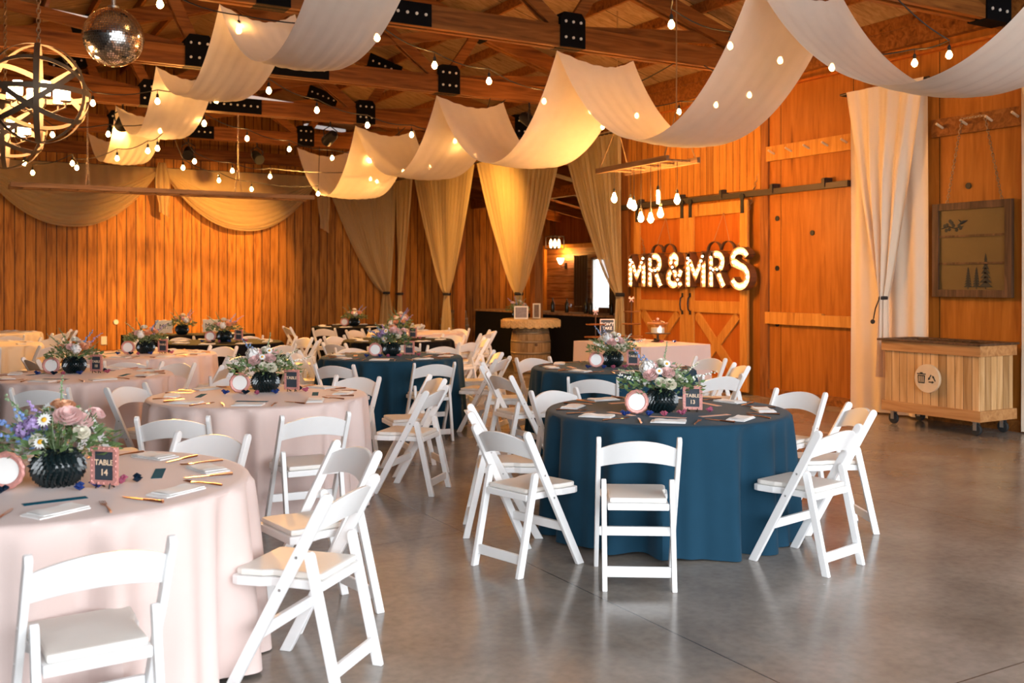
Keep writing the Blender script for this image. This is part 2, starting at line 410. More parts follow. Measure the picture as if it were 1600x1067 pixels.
# roof deck with purlins
def slab_roof():
    m = MB()
    z0 = roofz(XM); zR = roofz(XR+.3); zL = roofz(XL-.3)
    for xa, za, xb, zb in ((XM, z0, XR+.3, zR), (XL-.3, zL, XM, z0)):
        y0, y1 = YF-.3, YB+.3
        m.add([(xa,y0,za),(xb,y0,zb),(xb,y1,zb),(xa,y1,za),(xa,y0,za+.1),(xb,y0,zb+.1),(xb,y1,zb+.1),(xa,y1,za+.1)],
              [(0,3,2,1),(4,5,6,7),(0,1,5,4),(1,2,6,5),(2,3,7,6),(3,0,4,7)])
    return m
struct(slab_roof().build('ceiling', M['roofply']))
pm = MB()
for k in range(-8, 9):
    x = XM+k*.70
    if abs(k) == 0: continue
    pm.beam((x, YF, roofz(x)-.07), (x, YB, roofz(x)-.07), .045, .14)
struct(pm.build('ceiling_purlins', M['beam']))
# roof trusses
BOLT = MB().lathe([(.001, -.130), (.017, -.126), (.017, .126), (.001, .130)], 8, (0,0,0), 'y').mesh('bolt', M['plastic'])
def truss(i, y):
    t = empty('roof_truss', (XM, y, 0))
    zc = HW+.125
    def X(x): return x-XM
    nodes = [2.85, 6.35]
    for dy in (-.06, .06): MB().beam((X(XL), dy, zc), (X(XR), dy, zc), .07, .25).build('bottom_chord', M['beam'], t, bevel=.006)
    for s in (-1, 1):
        xe = XL if s < 0 else XR
        for dy in (-.06, .06): MB().beam((X(xe), dy, roofz(xe)-.26), (0, dy, roofz(XM)-.26), .07, .22).build('top_chord', M['beam'], t, bevel=.006)
    tops = [1.0, 2.5, 4.1, 5.1, 6.85, 8.3]
    webs = [((2.85, HW+.2), (2.35, roofz(2.35)-.3)), ((2.85, HW+.2), (5.0, roofz(5.0)-.3)), ((2.95, HW+.15), (6.7, roofz(6.7)-.35)),
            ((6.35, HW+.2), (6.85, roofz(6.85)-.3)), ((6.25, HW+.2), (4.2, roofz(4.2)-.3)), ((6.4, HW+.2), (8.6, roofz(8.6)-.3)),
            ((2.8, HW+.2), (.2, roofz(.2)-.3)), ((-.4, HW+.2), (.2, roofz(.2)-.3))]
    for (xa, za), (xb, zb) in webs:
        for dy in (-.045, .045) if xb in (4.2, 2.35) else (0,): MB().beam((X(xa), dy, za), (X(xb), dy, zb), .035 if dy else .06, .14).build('web', M['beam'], t)
    def plate(xc, z, wd, ht, ang=0, n=(5, 1), shape=None):
        o = Vector((X(xc), 0, z)); ax = Vector((math.cos(ang), 0, math.sin(ang))); ay = Vector((-math.sin(ang), 0, math.cos(ang)))
        ol = shape or [(-wd/2,-ht/2),(wd/2,-ht/2),(wd/2,ht/2),(-wd/2,ht/2)]
        m = MB(); m.prism(ol, .23, o, ax, ay); g = m.build('gusset_plate', M['blackplate'], t)
        for r in range(n[1]):
            for c in range(n[0]):
                a = (c+.5-n[0]/2)*wd/(n[0]+.3); bb = (r+.5-n[1]/2)*ht/(n[1]+.2)
                if shape and abs(a) > .12 and r == n[1]-1: continue
                b_ = bpy.data.objects.new('bolt', BOLT); COL.objects.link(b_); b_.parent = g; b_.location = o+ax*a+ay*bb
    for xn in nodes: plate(xn, HW+.20, .34, .40, 0, (3, 2), [(-.17,-.2),(.17,-.2),(.17,.13),(.12,.2),(-.12,.2),(-.17,.13)])
    plate(4.0, HW+.125, 1.1, .24, 0, (10, 1))
    plate(6.7, roofz(6.7)-.26, .62, .24, -math.atan(.30), (5, 1)); plate(2.0, roofz(2.0)-.26, .62, .24, math.atan(.30), (5, 1))
    plate(9.5, HW+.2, .4, .42, 0, (3, 2))
    return t
t0 = truss(0, TRY[0]); freeze(t0)
names = ['nearest in view, above the front navy table', 'second in view, carrying the disco ball',
         'third in view, behind the disco ball', 'fourth in view, with the black stage light', 'fifth in view, closest to the board wall']
for i, y in enumerate(TRY):
    o = t0 if i == 0 else copy_tree(t0); o.location.y = y
    tag(o, 'timber roof truss with black gusset plates, '+names[i], 'truss', 'timber roof trusses')
# posts of the side opening
for y, nm in ((13.02, 'beside the sliding doors'), (16.1, 'behind the tied curtain over the barrel'), (19.3, 'behind the second tied curtain'), (22.45, 'in the far corner by the board wall')):
    o = MB().box(-.09, .09, -.09, .09, 0, 4.28).build('timber_post', M['beamv'], bevel=.006)
    o.location = (9.83 if y > 13.2 else 9.84, y if y > 13.2 else 13.2, 0); tag(o, 'square timber post '+nm, 'post', 'posts of the side opening')
struct(MB().box(9.93, 9.955, 13.1, YB, 4.0, 4.3).build('trim_7', M['beam']))

# ---- side room
wy0, wy1, wz0, wz1 = 19.45, 20.35, .80, 2.16
XQ = 14.0
w = MB().box(XQ, XQ+.15, 13.0, wy0, 0, 2.42).box(XQ, XQ+.15, wy1, YB, 0, 2.42).box(XQ, XQ+.15, wy0, wy1, 0, wz0).box(XQ, XQ+.15, wy0, wy1, wz1, 2.42)
struct(w.build('wall_side_room', M['hplank']))
struct(MB().box(XQ-.14, XQ+.3, 13.0, YB, 2.42, 2.52).build('trim_8', M['doorwood']))
struct(MB().box(XQ+.25, XQ+.35, 13.0, YB, 2.5, 4.4).build('wall_side_upper', M['sideplank']))
struct(MB().box(9.97, XQ+.35, 12.95, 13.07, 0, 4.4).build('wall_side_front', M['sideplank']))
struct(MB().box(13.92, 14.0, 22.4, YB, 0, 2.42).build('trim_9', M['doorwood']))
m = MB(); m.add([(9.96,13,4.3),(XQ+.4,13,3.35),(XQ+.4,YB+.1,3.35),(9.96,YB+.1,4.3),(9.96,13,4.4),(XQ+.4,13,3.45),(XQ+.4,YB+.1,3.45),(9.96,YB+.1,4.4)],
      [(0,3,2,1),(4,5,6,7),(0,1,5,4),(1,2,6,5),(2,3,7,6),(3,0,4,7)])
struct(m.build('ceiling_side_room', M['beam']))
m = MB()
for k in range(8): m.beam((9.9, 13.6+k*1.2, 4.12), (XQ+.2, 13.6+k*1.2, 3.22), .05, .22)
m.beam((11.9, 13.1, 3.55), (11.9, YB, 3.55), .12, .24)
struct(m.build('trim_10', M['beam']))
win = struct(MB().box(XQ+.06, XQ+.07, wy0, wy1, wz0, wz1).build('window_1', M['glass']))
f = MB()
for a in ((wy0, wy0+.05, wz0, wz1), (wy1-.05, wy1, wz0, wz1), (wy0, wy1, wz0, wz0+.05), (wy0, wy1, wz1-.05, wz1)): f.box(XQ+.03, XQ+.10, *a)
f.build('window_frame', M['plastic'], win)
light('AREA', 'window_portal', (XQ+.2, (wy0+wy1)/2, 1.5), 1, (1,1,1), rot=(0, PI/2, 0), shape='RECTANGLE', size_y=.9).data.cycles.is_portal = True

# ------------------------------------------------------------------ sliding doors, rail, wall fittings on the right wall
def sliding_door(name, y0, y1, hy):
    d = empty(name, (9.70, (y0+y1)/2, 0)); struct(d)
    a, b = (y0-y1)/2, (y1-y0)/2; z1 = 2.70
    MB().box(.0, .03, a+.02, b-.02, .05, z1-.02).build('panel', M['doorply'], d)
    for yy in (a, b-.15): MB().box(-.035, -.001, yy, yy+.15, .04, z1).build('stile', M['doorwood'], d, bevel=.004)
    for z in (.04, 1.12, z1-.17): MB().box(-.034, -.001, a+.151, b-.151, z, z+.17).build('rail', M['doorwood'], d, bevel=.004)
    ya, yb = a+.16, b-.16
    MB().beam((-.017, ya+.05, .24), (-.017, yb-.05, 1.09), .13, .03, (1,0,0)).build('brace', M['doorwood'], d)
    MB().beam((-.0172, yb-.05, .24), (-.0172, ya+.05, 1.09), .13, .026, (1,0,0)).build('brace', M['doorwood'], d)
    h = MB(); h.tube([(-.036, hy, 1.12), (-.075, hy, 1.16), (-.085, hy, 1.24), (-.075, hy, 1.32), (-.036, hy, 1.36)], .011, 8)
    h.box(-.042, -.035, hy-.02, hy+.02, 1.08, 1.14).box(-.042, -.035, hy-.02, hy+.02, 1.34, 1.40)
    h.build('handle', M['blackmetal'], d)
    for yy in (a+.09, b-.09): 
        r = MB().box(-.05, -.036, yy-.03, yy+.03, 2.52, 2.74); r.lathe([(.045,-.01),(.045,.01)], 14, (-.045, yy, 2.75), 'x'); r.build('roller_hanger', M['blackmetal'], d)
    return d
sliding_door('door_1', 11.55, 12.84, -.56)
sliding_door('door_2', 10.26, 11.54, .56)
r = empty('door_rail', (9.70, 10.2, 2.78)); tag(r, 'long black steel sliding-door rail on the right wall', 'rail')
MB().box(-.03, .03, -1.68, 3.05, -.04, .035).build('track', M['railmetal'], r)
for y in (-1.3, -.4, .6, 1.5, 2.5): MB().box(-.02, .095, y-.03, y+.03, .036, .10).box(-.045, -.031, y-.025, y+.025, -.02, .09).build('bracket', M['railmetal'], r)
def peg_board(y0, y1, z, n, lab):
    p = empty('peg_rail', (9.78, (y0+y1)/2, z)); tag(p, lab, 'peg rail', 'wooden peg rails on the right wall')
    h = (y1-y0)/2; MB().box(-.02, .015, -h, h, -.10, .10).build('board', M['beam'] if lab.startswith('dark') else M['doorwood'], p)
    for i in range(n):
        y = -h+(i+.5)*2*h/n; MB().tube([(-.02, y, -.01), (-.13, y, .03)], .014, 8).build('peg', M['slice'], p)
peg_board(8.45, 10.0, 3.30, 5, 'reddish wooden peg rail between the doors and the ivory drape')
peg_board(6.2, 7.40, 3.30, 4, 'dark wooden peg rail above the hanging window frame')
for (y, z) in ((9.2, 2.2), (9.82, 2.42), (9.82, 1.75), (9.82, 1.0), (6.95, 2.62)):
    o = MB().lathe([(.035, -.01), (.035, 0), (.015, .0), (.012, -.006)], 14, (0,0,0), 'x').build('cable_grommet', M['blackmetal']); o.location = (9.795, y, z)
    tag(o, 'small round black grommet on the plywood wall '+('above the hanging frame' if y < 7 else 'at %s' % {2.2:'mid height beside the drape', 2.42:'the top of the seam', 1.75:'sign height', 1.0:'batten height'}[z]), 'grommet', 'round grommets in the wall')
o = MB().box(-.04, .04, -.11, .11, -.07, .07).build('sensor_box', M['plastic'], bevel=.01); o.location = (9.66, 10.15, 4.06); tag(o, 'small white sensor box high on the wall under the roof', 'box')

# hanging window frame with silhouettes
hf = empty('hanging_window_frame', (9.74, 6.88, 1.40)); tag(hf, 'old dark wooden window frame with three panes hung on the plywood wall', 'window frame')
fw, fh = .96, 1.04
for y in (-fw/2, fw/2-.08): MB().box(-.02, .03, y, y+.08, 0, fh).build('stile', M['darkwood'], hf, bevel=.003)
for z in (0, fh-.08): MB().box(-.02, .03, -fw/2+.081, fw/2-.081, z, z+.08).build('rail', M['darkwood'], hf, bevel=.003)
for z in (.36, .66): MB().box(-.01, .02, -fw/2+.08, fw/2-.08, z, z+.022).build('muntin', M['darkwood'], hf)
for z0, z1 in ((.08, .36), (.382, .66), (.682, .96)): MB().box(.004, .010, -fw/2+.08, fw/2-.08, z0, z1).build('pane', M['amber'], hf)
sil = MB()                                            # y runs right-to-left in the picture (+y is further left)
def tree_sil(yc, z, h):
    n = 7
    for i in range(n):
        zz = z+h*i/n; wd = .045*(1-i/n)*h/.2+.006
        sil.prism([(-wd, 0), (wd, 0), (0, h/n*1.5)], .003, (0, yc, zz), (0,1,0), (0,0,1))
    sil.box(-.0015, .0015, yc-.004, yc+.004, z-.02, z)
tree_sil(.04, .11, .20); tree_sil(-.06, .11, .20); tree_sil(-.17, .11, .34)
o = sil.build('pine_silhouette', M['print'], hf); o.location = (-.0, 0, 0)
s2 = MB(); s2.tube([(0,.37,.76),(0,.28,.78),(0,.2,.76),(0,.1,.775)], .005, 5)
for y, z in ((.33,.79),(.30,.80),(.27,.75),(.24,.82),(.22,.79),(.18,.74),(.31,.74),(.13,.76),(.26,.84),(.15,.785)): s2.lathe([(.0005,-.002),(.022,0),(.0005,.002)], 8, (0,y,z), 'x')
s2.tube([(0,.15,.80),(0,.12,.815),(0,.09,.83),(0,.045,.84)], [.004,.018,.014,.003], 8); s2.tube([(0,.12,.82),(0,.155,.85)], [.012,.004], 6)
s2.build('bird_branch_silhouette', M['print'], hf)
def chain_mesh(mb, a, b, link=.045, r=.004):
    a = Vector(a); b = Vector(b); L = (b-a).length; n = max(2, int(L/(link*.72))); d = (b-a)/L
    u = d.orthogonal().normalized(); v = d.cross(u)
    for i in range(n):
        c = a+(b-a)*((i+.5)/n); s = u if i % 2 else v
        mb.tube([c+d*math.cos(t)*link/2+s*math.sin(t)*link*.28 for t in [2*PI*k/8 for k in range(8)]], r, 4, closed=True)
c = MB(); chain_mesh(c, (.0, .30, fh), (-.08, .06, 1.92)); chain_mesh(c, (0, -.36, fh), (-.08, -.22, 1.92)); chain_mesh(c, (-.09, .06, 1.94), (-.09, -.22, 1.94))
c.build('hanging_chain', M['chain'], hf)

# rolling cart
ct = empty('rolling_bin_cart', (9.10, 6.33, 0)); tag(ct, 'cedar plank rolling bin cart on casters with a round recycling sign', 'cart')
cw, cl = .58, 1.19; z0, z1 = .16, .92
for xa_, xb_ in ((.012,.03),(cw-.03,cw-.012)): MB().box(xa_, xb_, .02, cl-.02, z0, z1).build('side_planks', M['cartplank'], ct)
for ya_, yb_ in ((.012,.03),(cl-.03,cl-.012)): MB().box(.03, cw-.03, ya_, yb_, z0, z1).build('end_planks', M['cartplankx'], ct)
for nm, za, zb in (('bottom_frame', z0-.01, z0+.10), ('top_frame', z1-.11, z1)):
    m = MB().box(-.012, .012, -.012, cl+.012, za, zb).box(cw-.012, cw+.012, -.012, cl+.012, za, zb).box(.0125, cw-.0125, -.012, .012, za, zb).box(.0125, cw-.0125, cl-.012, cl+.012, za, zb)
    m.build(nm, M['carttrim'], ct, bevel=.003)
m = MB().box(-.04, .07, -.03, cl+.05, z1, z1+.022).box(cw-.07, cw+.03, -.03, cl+.05, z1, z1+.022).box(.07, cw-.07, -.03, .06, z1, z1+.022).box(.07, cw-.07, cl-.06, cl+.05, z1, z1+.022)
m.build('rim', M['darkwood'], ct, bevel=.003)
MB().box(.03, cw-.03, .03, cl-.03, z0, z0+.02).box(.03, cw-.03, cl*.5-.01, cl*.5+.01, z0+.02, z1-.12).build('floor_and_divider', M['darkwood'], ct)
for x in (.07, cw-.07):
    for y in (.09, cl-.09):
        cs = MB().box(x-.035, x+.035, y-.03, y+.03, z0-.022, z0-.0105).box(x-.03, x-.024, y-.02, y+.02, .055, z0-.02).box(x+.024, x+.03, y-.02, y+.02, .055, z0-.02).build('caster', M['steel'], ct)
        MB().lathe([(.02,-.02),(.055,-.018),(.062,-.008),(.062,.008),(.055,.018),(.02,.02)], 20, (x, y, .063), 'x').build('wheel', M['tyre'], cs)
rs = MB().lathe([(.125, .0), (.130, -.012), (.128, -.040), (.001, -.042)], 30, (0,0,0), 'x').build('wood_slice_sign', M['slice'], ct); rs.location = (.0095, .60, .545); rs.scale = (1, 1.18, 1.18)
ic = MB()
xx = -.0435
ic.prism([(-.033,-.045),(.033,-.045),(.038,.028),(-.038,.028)], .003, (xx, .055, 0), (0,-1,0), (0,0,1)); ic.box(xx-.0015, xx+.0015, .055-.045, .055+.045, .034, .043); ic.box(xx-.0015, xx+.0015, .055-.014, .055+.014, .043, .052)
ic.build('bin_symbol', M['print'], rs)
sl = MB()
for q in (-.02, 0, .02): sl.box(xx-.0025, xx-.0010, .055+q-.004, .055+q+.004, -.036, .018)
sl.build('bin_symbol_slots', M['slice'], rs)
rc = MB()
for k in range(3):
    a0 = PI/2+k*2*PI/3; R = .050; p0 = Vector((math.cos(a0), math.sin(a0)))*R; p1 = Vector((math.cos(a0+2*PI/3), math.sin(a0+2*PI/3)))*R
    cpt = lambda t: p0.lerp(p1, t)
    d = (p1-p0).normalized(); n = Vector((d.y, -d.x))
    q0, q1, q2 = cpt(.14), cpt(.55), cpt(.80)
    o2 = lambda p: (p.x, p.y)
    rc.prism([o2(q0+n*.0045), o2(q0-n*.0045), o2(q1-n*.0045), o2(q1+n*.0045)], .003, (xx, -.052, -.004), (0,-1,0), (0,0,1))
    rc.prism([o2(q1+n*.012), o2(q1-n*.012), o2(q2)], .003, (xx, -.052, -.004), (0,-1,0), (0,0,1))
rc.build('recycling_symbol', M['print'], rs)

# ------------------------------------------------------------------ drapery
def ss(t): t = max(0, min(1, t)); return t*t*(3-2*t)
def gathered_curtain(name, y0, y1, yt, ztop, ztie, x, mat, lab, grp, axis='y', wt=.16, wb=.34, pleats=11, nu=None, tie=True, amp=.035):
    """hangs from y0..y1 on the rod, tied at yt, flares again to the floor"""
    nu = nu or pleats*8
    root = empty(name, (0,0,0)); tag(root, lab, 'curtain', grp)
    def fn(u, v):
        z = ztop*(1-v)+.03*v
        if z > ztie:
            t = (z-ztie)/(ztop-ztie); k = t**.72
            c = yt+( (y0+y1)/2-yt)*k; w = wt+(abs(y1-y0)-wt)*k
        else:
            t = 1-(z-.03)/(ztie-.03); k = 1-(1-t)**2; c = yt; w = wt+(wb-wt)*k*1.0
        s = 1 if y1 > y0 else -1
        p = c+s*(u-.5)*w
        ph = u*pleats*2*PI; a = amp*(.55+.45*math.sin(u*17+z*.8))
        dx = math.sin(ph+.6*math.sin(z*1.3+u*9))*a + .02*math.sin(u*PI)
        if z > ztie: dx += -.10*ss((ztop-z)/(ztop-ztie))*math.sin(PI*u)*.4
        return (x+dx, p, z) if axis == 'y' else (p, x+dx, z)
    m = MB(); m.grid(fn, nu, 44); cu = m.build('cloth', mat, root)
    hd = MB()
    hd.grid(lambda u, v: ((x+math.sin(u*pleats*2*PI)*.014, y0+(y1-y0)*u, ztop-.03+v*.07) if axis == 'y' else (y0+(y1-y0)*u, x+math.sin(u*pleats*2*PI)*.014, ztop-.03+v*.07)), nu, 2); hd.build('header', mat, root)
    if tie:
        ctr = (x, yt, ztie) if axis == 'y' else (yt, x, ztie)
        MB().lathe([(wt*.52,-.03),(wt*.58,0),(wt*.52,.03)], 16, ctr, cap=False).build('tieback', M['tie'], root, solid=.01)
    return root
G4 = 'sheer gathered curtains of the side opening'
XC = 9.62
gathered_curtain('gathered_curtain', 7.85, 9.70, 9.42, 4.0, 1.30, 22.40, M['sheer'], 'golden sheer curtain on the board wall, swept right to the corner tie', G4, axis='x', pleats=15, wb=.4)
gathered_curtain('gathered_curtain', 22.25, 21.35, 22.05, 4.0, 1.28, XC, M['sheer'], 'narrow golden sheer curtain just right of the far corner post', G4, pleats=7, wb=.25)
gathered_curtain('gathered_curtain', 21.2, 18.25, 19.5, 4.0, 1.30, XC, M['sheer'], 'golden sheer curtain tied in the middle, second tie from the far corner', G4, pleats=16, wb=.55)
gathered_curtain('gathered_curtain', 18.1, 14.9, 16.4, 4.0, 1.34, XC, M['sheer'], 'widest golden sheer curtain tied above the barrel table', G4, pleats=18, wb=.3)
gathered_curtain('gathered_curtain', 14.85, 13.15, 13.15, 4.02, 1.36, XC, M['sheer'], 'sheer curtain swept right towards the sliding doors', G4, pleats=13, wb=.30, wt=.14)
rod = MB().tube([(XC, 13.1, 4.02), (XC, 22.4, 4.02)], .016, 8).build('curtain_rod', M['railmetal']); tag(rod, 'long thin rod carrying the sheer curtains of the side opening', 'rod')
rod = MB().tube([(-1.5, 22.40, 4.02), (9.6, 22.40, 4.02)], .016, 8).build('curtain_rod', M['railmetal']); tag(rod, 'long thin rod carrying the swags on the board wall', 'rod')
# swags on the back wall
def wall_swag(xa, xb, lab, zl=2.70):
    zt = 4.02; y = 22.36; root = empty('wall_swag', ((xa+xb)/2, y, zt)); tag(root, lab, 'swag', 'sheer swags on the board wall')
    xm = (xa+xb)/2
    def fn(u, v):
        # u across, v from the rod down to the lower hem
        prof = (1-abs(2*u-1)**2.2)
        z = zt-(zt-zl)*v*prof-(.10*v*(1-prof))
        x = xa+(xb-xa)*u + (.5-u)*.10*v
        fold = math.sin(v*v*46+2.2*math.sin(u*5))*.028*(.3+.7*v)*prof + math.sin(u*95)*.016*(1-v)**.6
        return (x-xm, fold-.12*v*prof, z-zt)
    MB().grid(fn, 120, 60).build('cloth', M['sheerw'], root)
    # second diagonal layer
    def f2(u, v):
        prof = (1-abs(2*u-1)**2.0)
        z = zt-.02-(zt-zl-.12)*(.45+.55*v)*prof; x = xa+(xb-xa)*(.0+u)
        return (x-xm, -.10-.03*math.sin(v*30+u*4)*prof-.05*v*prof, z-zt+.0)
    MB().grid(f2, 80, 26).build('lower_fold', M['sheerw'], root)
for a, b, lb in ((-3.0, .6, 'sheer swag at the far left, mostly outside the view'), (.6, 4.17, 'left sheer swag on the board wall, below the orb lights'), (4.17, 7.75, 'right sheer swag on the board wall, above the head table')):
    if a > -2: wall_swag(a, b, lb)
def tail(x, lab, L=1.05):
    def fn(u, v):
        w = .16+.22*math.sin(PI*min(1, v*1.2))*.6+.05*v; return ((u-.5)*w+.04*v, math.sin(u*16)*.03-.14-.02*v, .12-v*L-.12*v*(u))
    o = MB().grid(fn, 24, 24).build('swag_tail', M['sheerw']); o.location = (x, 22.36, 4.0); tag(o, lab, 'swag', 'hanging tails between the swags')
tail(4.17, 'short hanging cloth tail between the two swags'); tail(7.75, 'short hanging cloth tail at the right end of the swags', 1.3)

# gauze ceiling swags between the trusses
def ceiling_swag(xa, xb, y0, y1, zlow, lab, grp, ztop=4.24):
    root = empty('ceiling_swag', ((xa+xb)/2, (y0+y1)/2, ztop)); tag(root, lab, 'drape', grp)
    cx, cyy = (xa+xb)/2, (y0+y1)/2
    def fn(u, v):
        s = 2*v-1; k = abs(s)
        cat = (math.cosh(1.35*s)-1)/(math.cosh(1.35)-1)
        edge = math.sin(PI*u)                                   # mid-width sags between the corner hooks
        z = zlow+(ztop-zlow)*cat - .16*edge*k**6 - .05*edge*(1-k)
        w = (xb-xa)*(1-.10*(1-k)); x = cx+(u-.5)*w
        y = y0+(y1-y0)*v - s*.16*edge*k**8
        z += .006*math.sin(u*40+v*9)
        return (x-cx, y-cyy, z-ztop)
    MB().grid(fn, 24, 60).build('gauze', M['gauze'], root)
GL, GR = 'left run of ceiling swags', 'right run of ceiling swags'
ys = [3.3, 6.5, 9.7, 12.9, 16.1, 19.3]
lowR = [3.05, 3.03, 3.12, 3.25, 3.17]; lowL = [3.5, 3.42, 3.66, 3.62, 3.58]
wR = ['nearest gauze swag of the right run, at the top right corner', 'large gauze swag hanging over the front navy table', 'gauze swag in the middle of the right run', 'fourth gauze swag of the right run', 'farthest gauze swag of the right run, before the sheer curtains']
wL = ['nearest gauze swag of the left run', 'gauze swag at the top centre, left run', 'gauze swag between disco ball and top centre, left run', 'small gauze swag under the disco ball, left run', 'farthest small gauze swag beside the orb lights']
for i in range(5):
    ceiling_swag(6.2, 7.3, ys[i], ys[i+1], lowR[i], wR[i], GR)
    if i: ceiling_swag(2.35, 3.1, ys[i], ys[i+1], lowL[i], wL[i], GL)

# ivory panels on the right wall
def wall_panel(y0, y1, ztop, lab, ztie=1.38, yt=None):
    root = empty('wall_drape', (9.66, (y0+y1)/2, 0)); tag(root, lab, 'drape', 'ivory drapes on the right wall')
    yc = (y0+y1)/2; W_ = y1-y0; yt = (yt or yc)-yc
    def back(u, v):
        z = ztop*(1-v)+.02*v; x = .045+.022*math.sin(u*9*PI)+.01*math.sin(u*31+z)
        return (x, (u-.5)*W_, z)
    MB().grid(back, 90, 8).build('back_panel', M['panel'], root)
    def front(u, v):
        z = ztop*(1-v)+.45*v
        if z > ztie: t = (z-ztie)/(ztop-ztie); k = t**.85; c = yt*(1-k); w = .09+(W_-.09)*k
        else: t = 1-(z-.45)/(ztie-.45); c = yt+.03*t; w = .09+.09*t
        d = math.sin(u*8*PI)*.03*(.3+.7*min(1, (ztop-z)*.8))+math.sin(u*22*PI)*.003
        d -= .06*math.sin(PI*u)*ss((ztop-z)/1.2)
        return (-.03+d, c+(u-.5)*w, z)
    MB().grid(front, 130, 60).build('front_panel', M['panel'], root)
    MB().lathe([(.05,-.02),(.055,0),(.05,.02)], 14, (-.06, yt, ztie), cap=False).build('tieback', M['tie'], root, solid=.012)
    t = MB(); t.tube([(-.12, yt, ztie), (-.13, yt+.05, ztie-.12), (-.13, yt+.08, ztie-.25)], .008, 6); t.ball((-.13, yt+.09, ztie-.28), .028, 10, 6); t.build('tassel', M['tie'], root)
    rd = MB().tube([(.0, (y0-y1)/2-.05, ztop-.01), (.0, (y1-y0)/2+.12, ztop-.01)], .014, 8); rd.tube([(.0, (y1-y0)/2+.12, ztop-.01), (.13, (y1-y0)/2+.12, ztop-.01)], .012, 8); rd.build('rod', M['railmetal'], root)
wall_panel(7.40, 8.50, 3.88, 'ivory drape tied with a black cord between the doors and the hanging frame', yt=7.93)
wall_panel(5.2, 6.28, 3.88, 'ivory drape at the right edge of the view beside the hanging frame')

# ------------------------------------------------------------------ folding chair
def stadium(L, w, flat0=True, taper=0, n=6):
    """outline along +a from 0 to L, rounded far end"""
    h = w/2; pts = [(0, -h), (L-h, -h)]
    pts += [(L-h+h*math.sin(PI*k/n), -h*math.cos(PI*k/n)) for k in range(1, n)]
    pts += [(L-h, h), (0, h)]; return pts
def make_chair():
    c = empty('folding_chair')
    def leg(nm, x, yb, zb, yt, zt, w, th):
        d = Vector((0, yt-yb, zt-zb)); L = d.length; d.normalize(); n = Vector((0, -d.z, d.y))
        o = Vector((x, yb, zb))
        pts = stadium(L, w)
        # level the foot on the floor
        k = d.y/d.z
        pts[0] = (-(-w/2)*(-n.z)/d.z if False else 0, -w/2)
        m = MB(); m.prism(pts, th, o, d, n); 
        vs = []
        for v in m.v:
            v = Vector(v)
            if (v-o).dot(d) < .001: v = v-d*((v.z)/d.z)
            vs.append(tuple(v))
        m.v = vs
        r = MB.build(m, nm, M['white'], c, bevel=.005)
        return r
    fy, fz = .21, 0; ty, tz = -.215, .775
    for s in (-1, 1):
        l = leg('front_leg', s*.205, fy, 0, ty, tz, .046, .024)
        for zz in (.40, .53):
            yy = fy+(ty-fy)*zz/tz; bm = MB().lathe([(.001,-.0012),(.006,-.001),(.006,.001),(.001,.0014)], 8, (s*.2175, yy, zz), 'x'); bm.build('rivet', M['steel'], l)
        leg('rear_leg', s*.176, -.235, 0, -.112, .545, .040, .026)
    # curved slat of the backrest
    def yl(z): return fy+(ty-fy)*z/tz
    def slat(front):
        def fn(u, v):
            x = -.194+.388*u; a = 1-(2*u-1)**2
            z = (.612+.030*a)*(1-v)+(.715+.046*a)*v
            return (x, yl(z)-.032*a+(.009 if front else -.009), z)
        return fn
    m = MB(); nu, nv = 16, 4
    m.grid(slat(True), nu, nv); n0 = len(m.v); m.grid(slat(False), nu, nv)
    m.f = [f if i < nu*nv else tuple(reversed(f)) for i, f in enumerate(m.f)]
    Wd = nu+1
    def bridge(idx):
        for a, b in zip(idx[:-1], idx[1:]): m.f.append((a, a+n0, b+n0, b)); m.sm.append(False)
    bridge([i for i in range(Wd)]); bridge([nv*Wd+i for i in range(Wd)][::-1]); bridge([j*Wd for j in range(nv+1)][::-1]); bridge([j*Wd+nu for j in range(nv+1)])
    m.build('backrest', M['white'], c, bevel=.003)
    ol = [(-.155,-.165),(.155,-.165),(.158,-.04),(.192,.02),(.192,.195),(.180,.225),(-.180,.225),(-.192,.195),(-.192,.02),(-.158,-.04)]
    ol2 = [(-.150,-.160),(.150,-.160),(.150,-.04),(.150,.02),(.168,.06),(.175,.195),(.165,.215),(-.165,.215),(-.175,.195),(-.168,.06),(-.150,.02),(-.150,-.04)]
    ol = [(-.158,-.165),(.158,-.165),(.158,.06),(.176,.10),(.184,.195),(.174,.225),(-.174,.225),(-.184,.195),(-.176,.10),(-.158,.06)]
    MB().prism(ol, .036, (0,0,.410), (1,0,0), (0,1,0)).build('seat_frame', M['white'], c, bevel=.006)
    MB().prism([(a*.93, b*.94+.002) for a, b in ol], .026, (0,0,.4415), (1,0,0), (0,1,0)).build('seat_cushion', M['cushion'], c, bevel=.010)
    MB().box(-.162, .162, -.232+.01, -.212+.008, .065, .118).build('rear_stretcher', M['white'], c, bevel=.004)
    z = .225; MB().box(-.192, .192, yl(z)-.010, yl(z)+.012, z-.024, z+.024).build('front_stretcher', M['white'], c, bevel=.004)
    return c
CHAIR = Proto(make_chair())
chairs = []     # (lat, dep)
def clat(v): return v.x*RX+v.y*RY
def cdep(v): return v.x*DX+v.y*DY

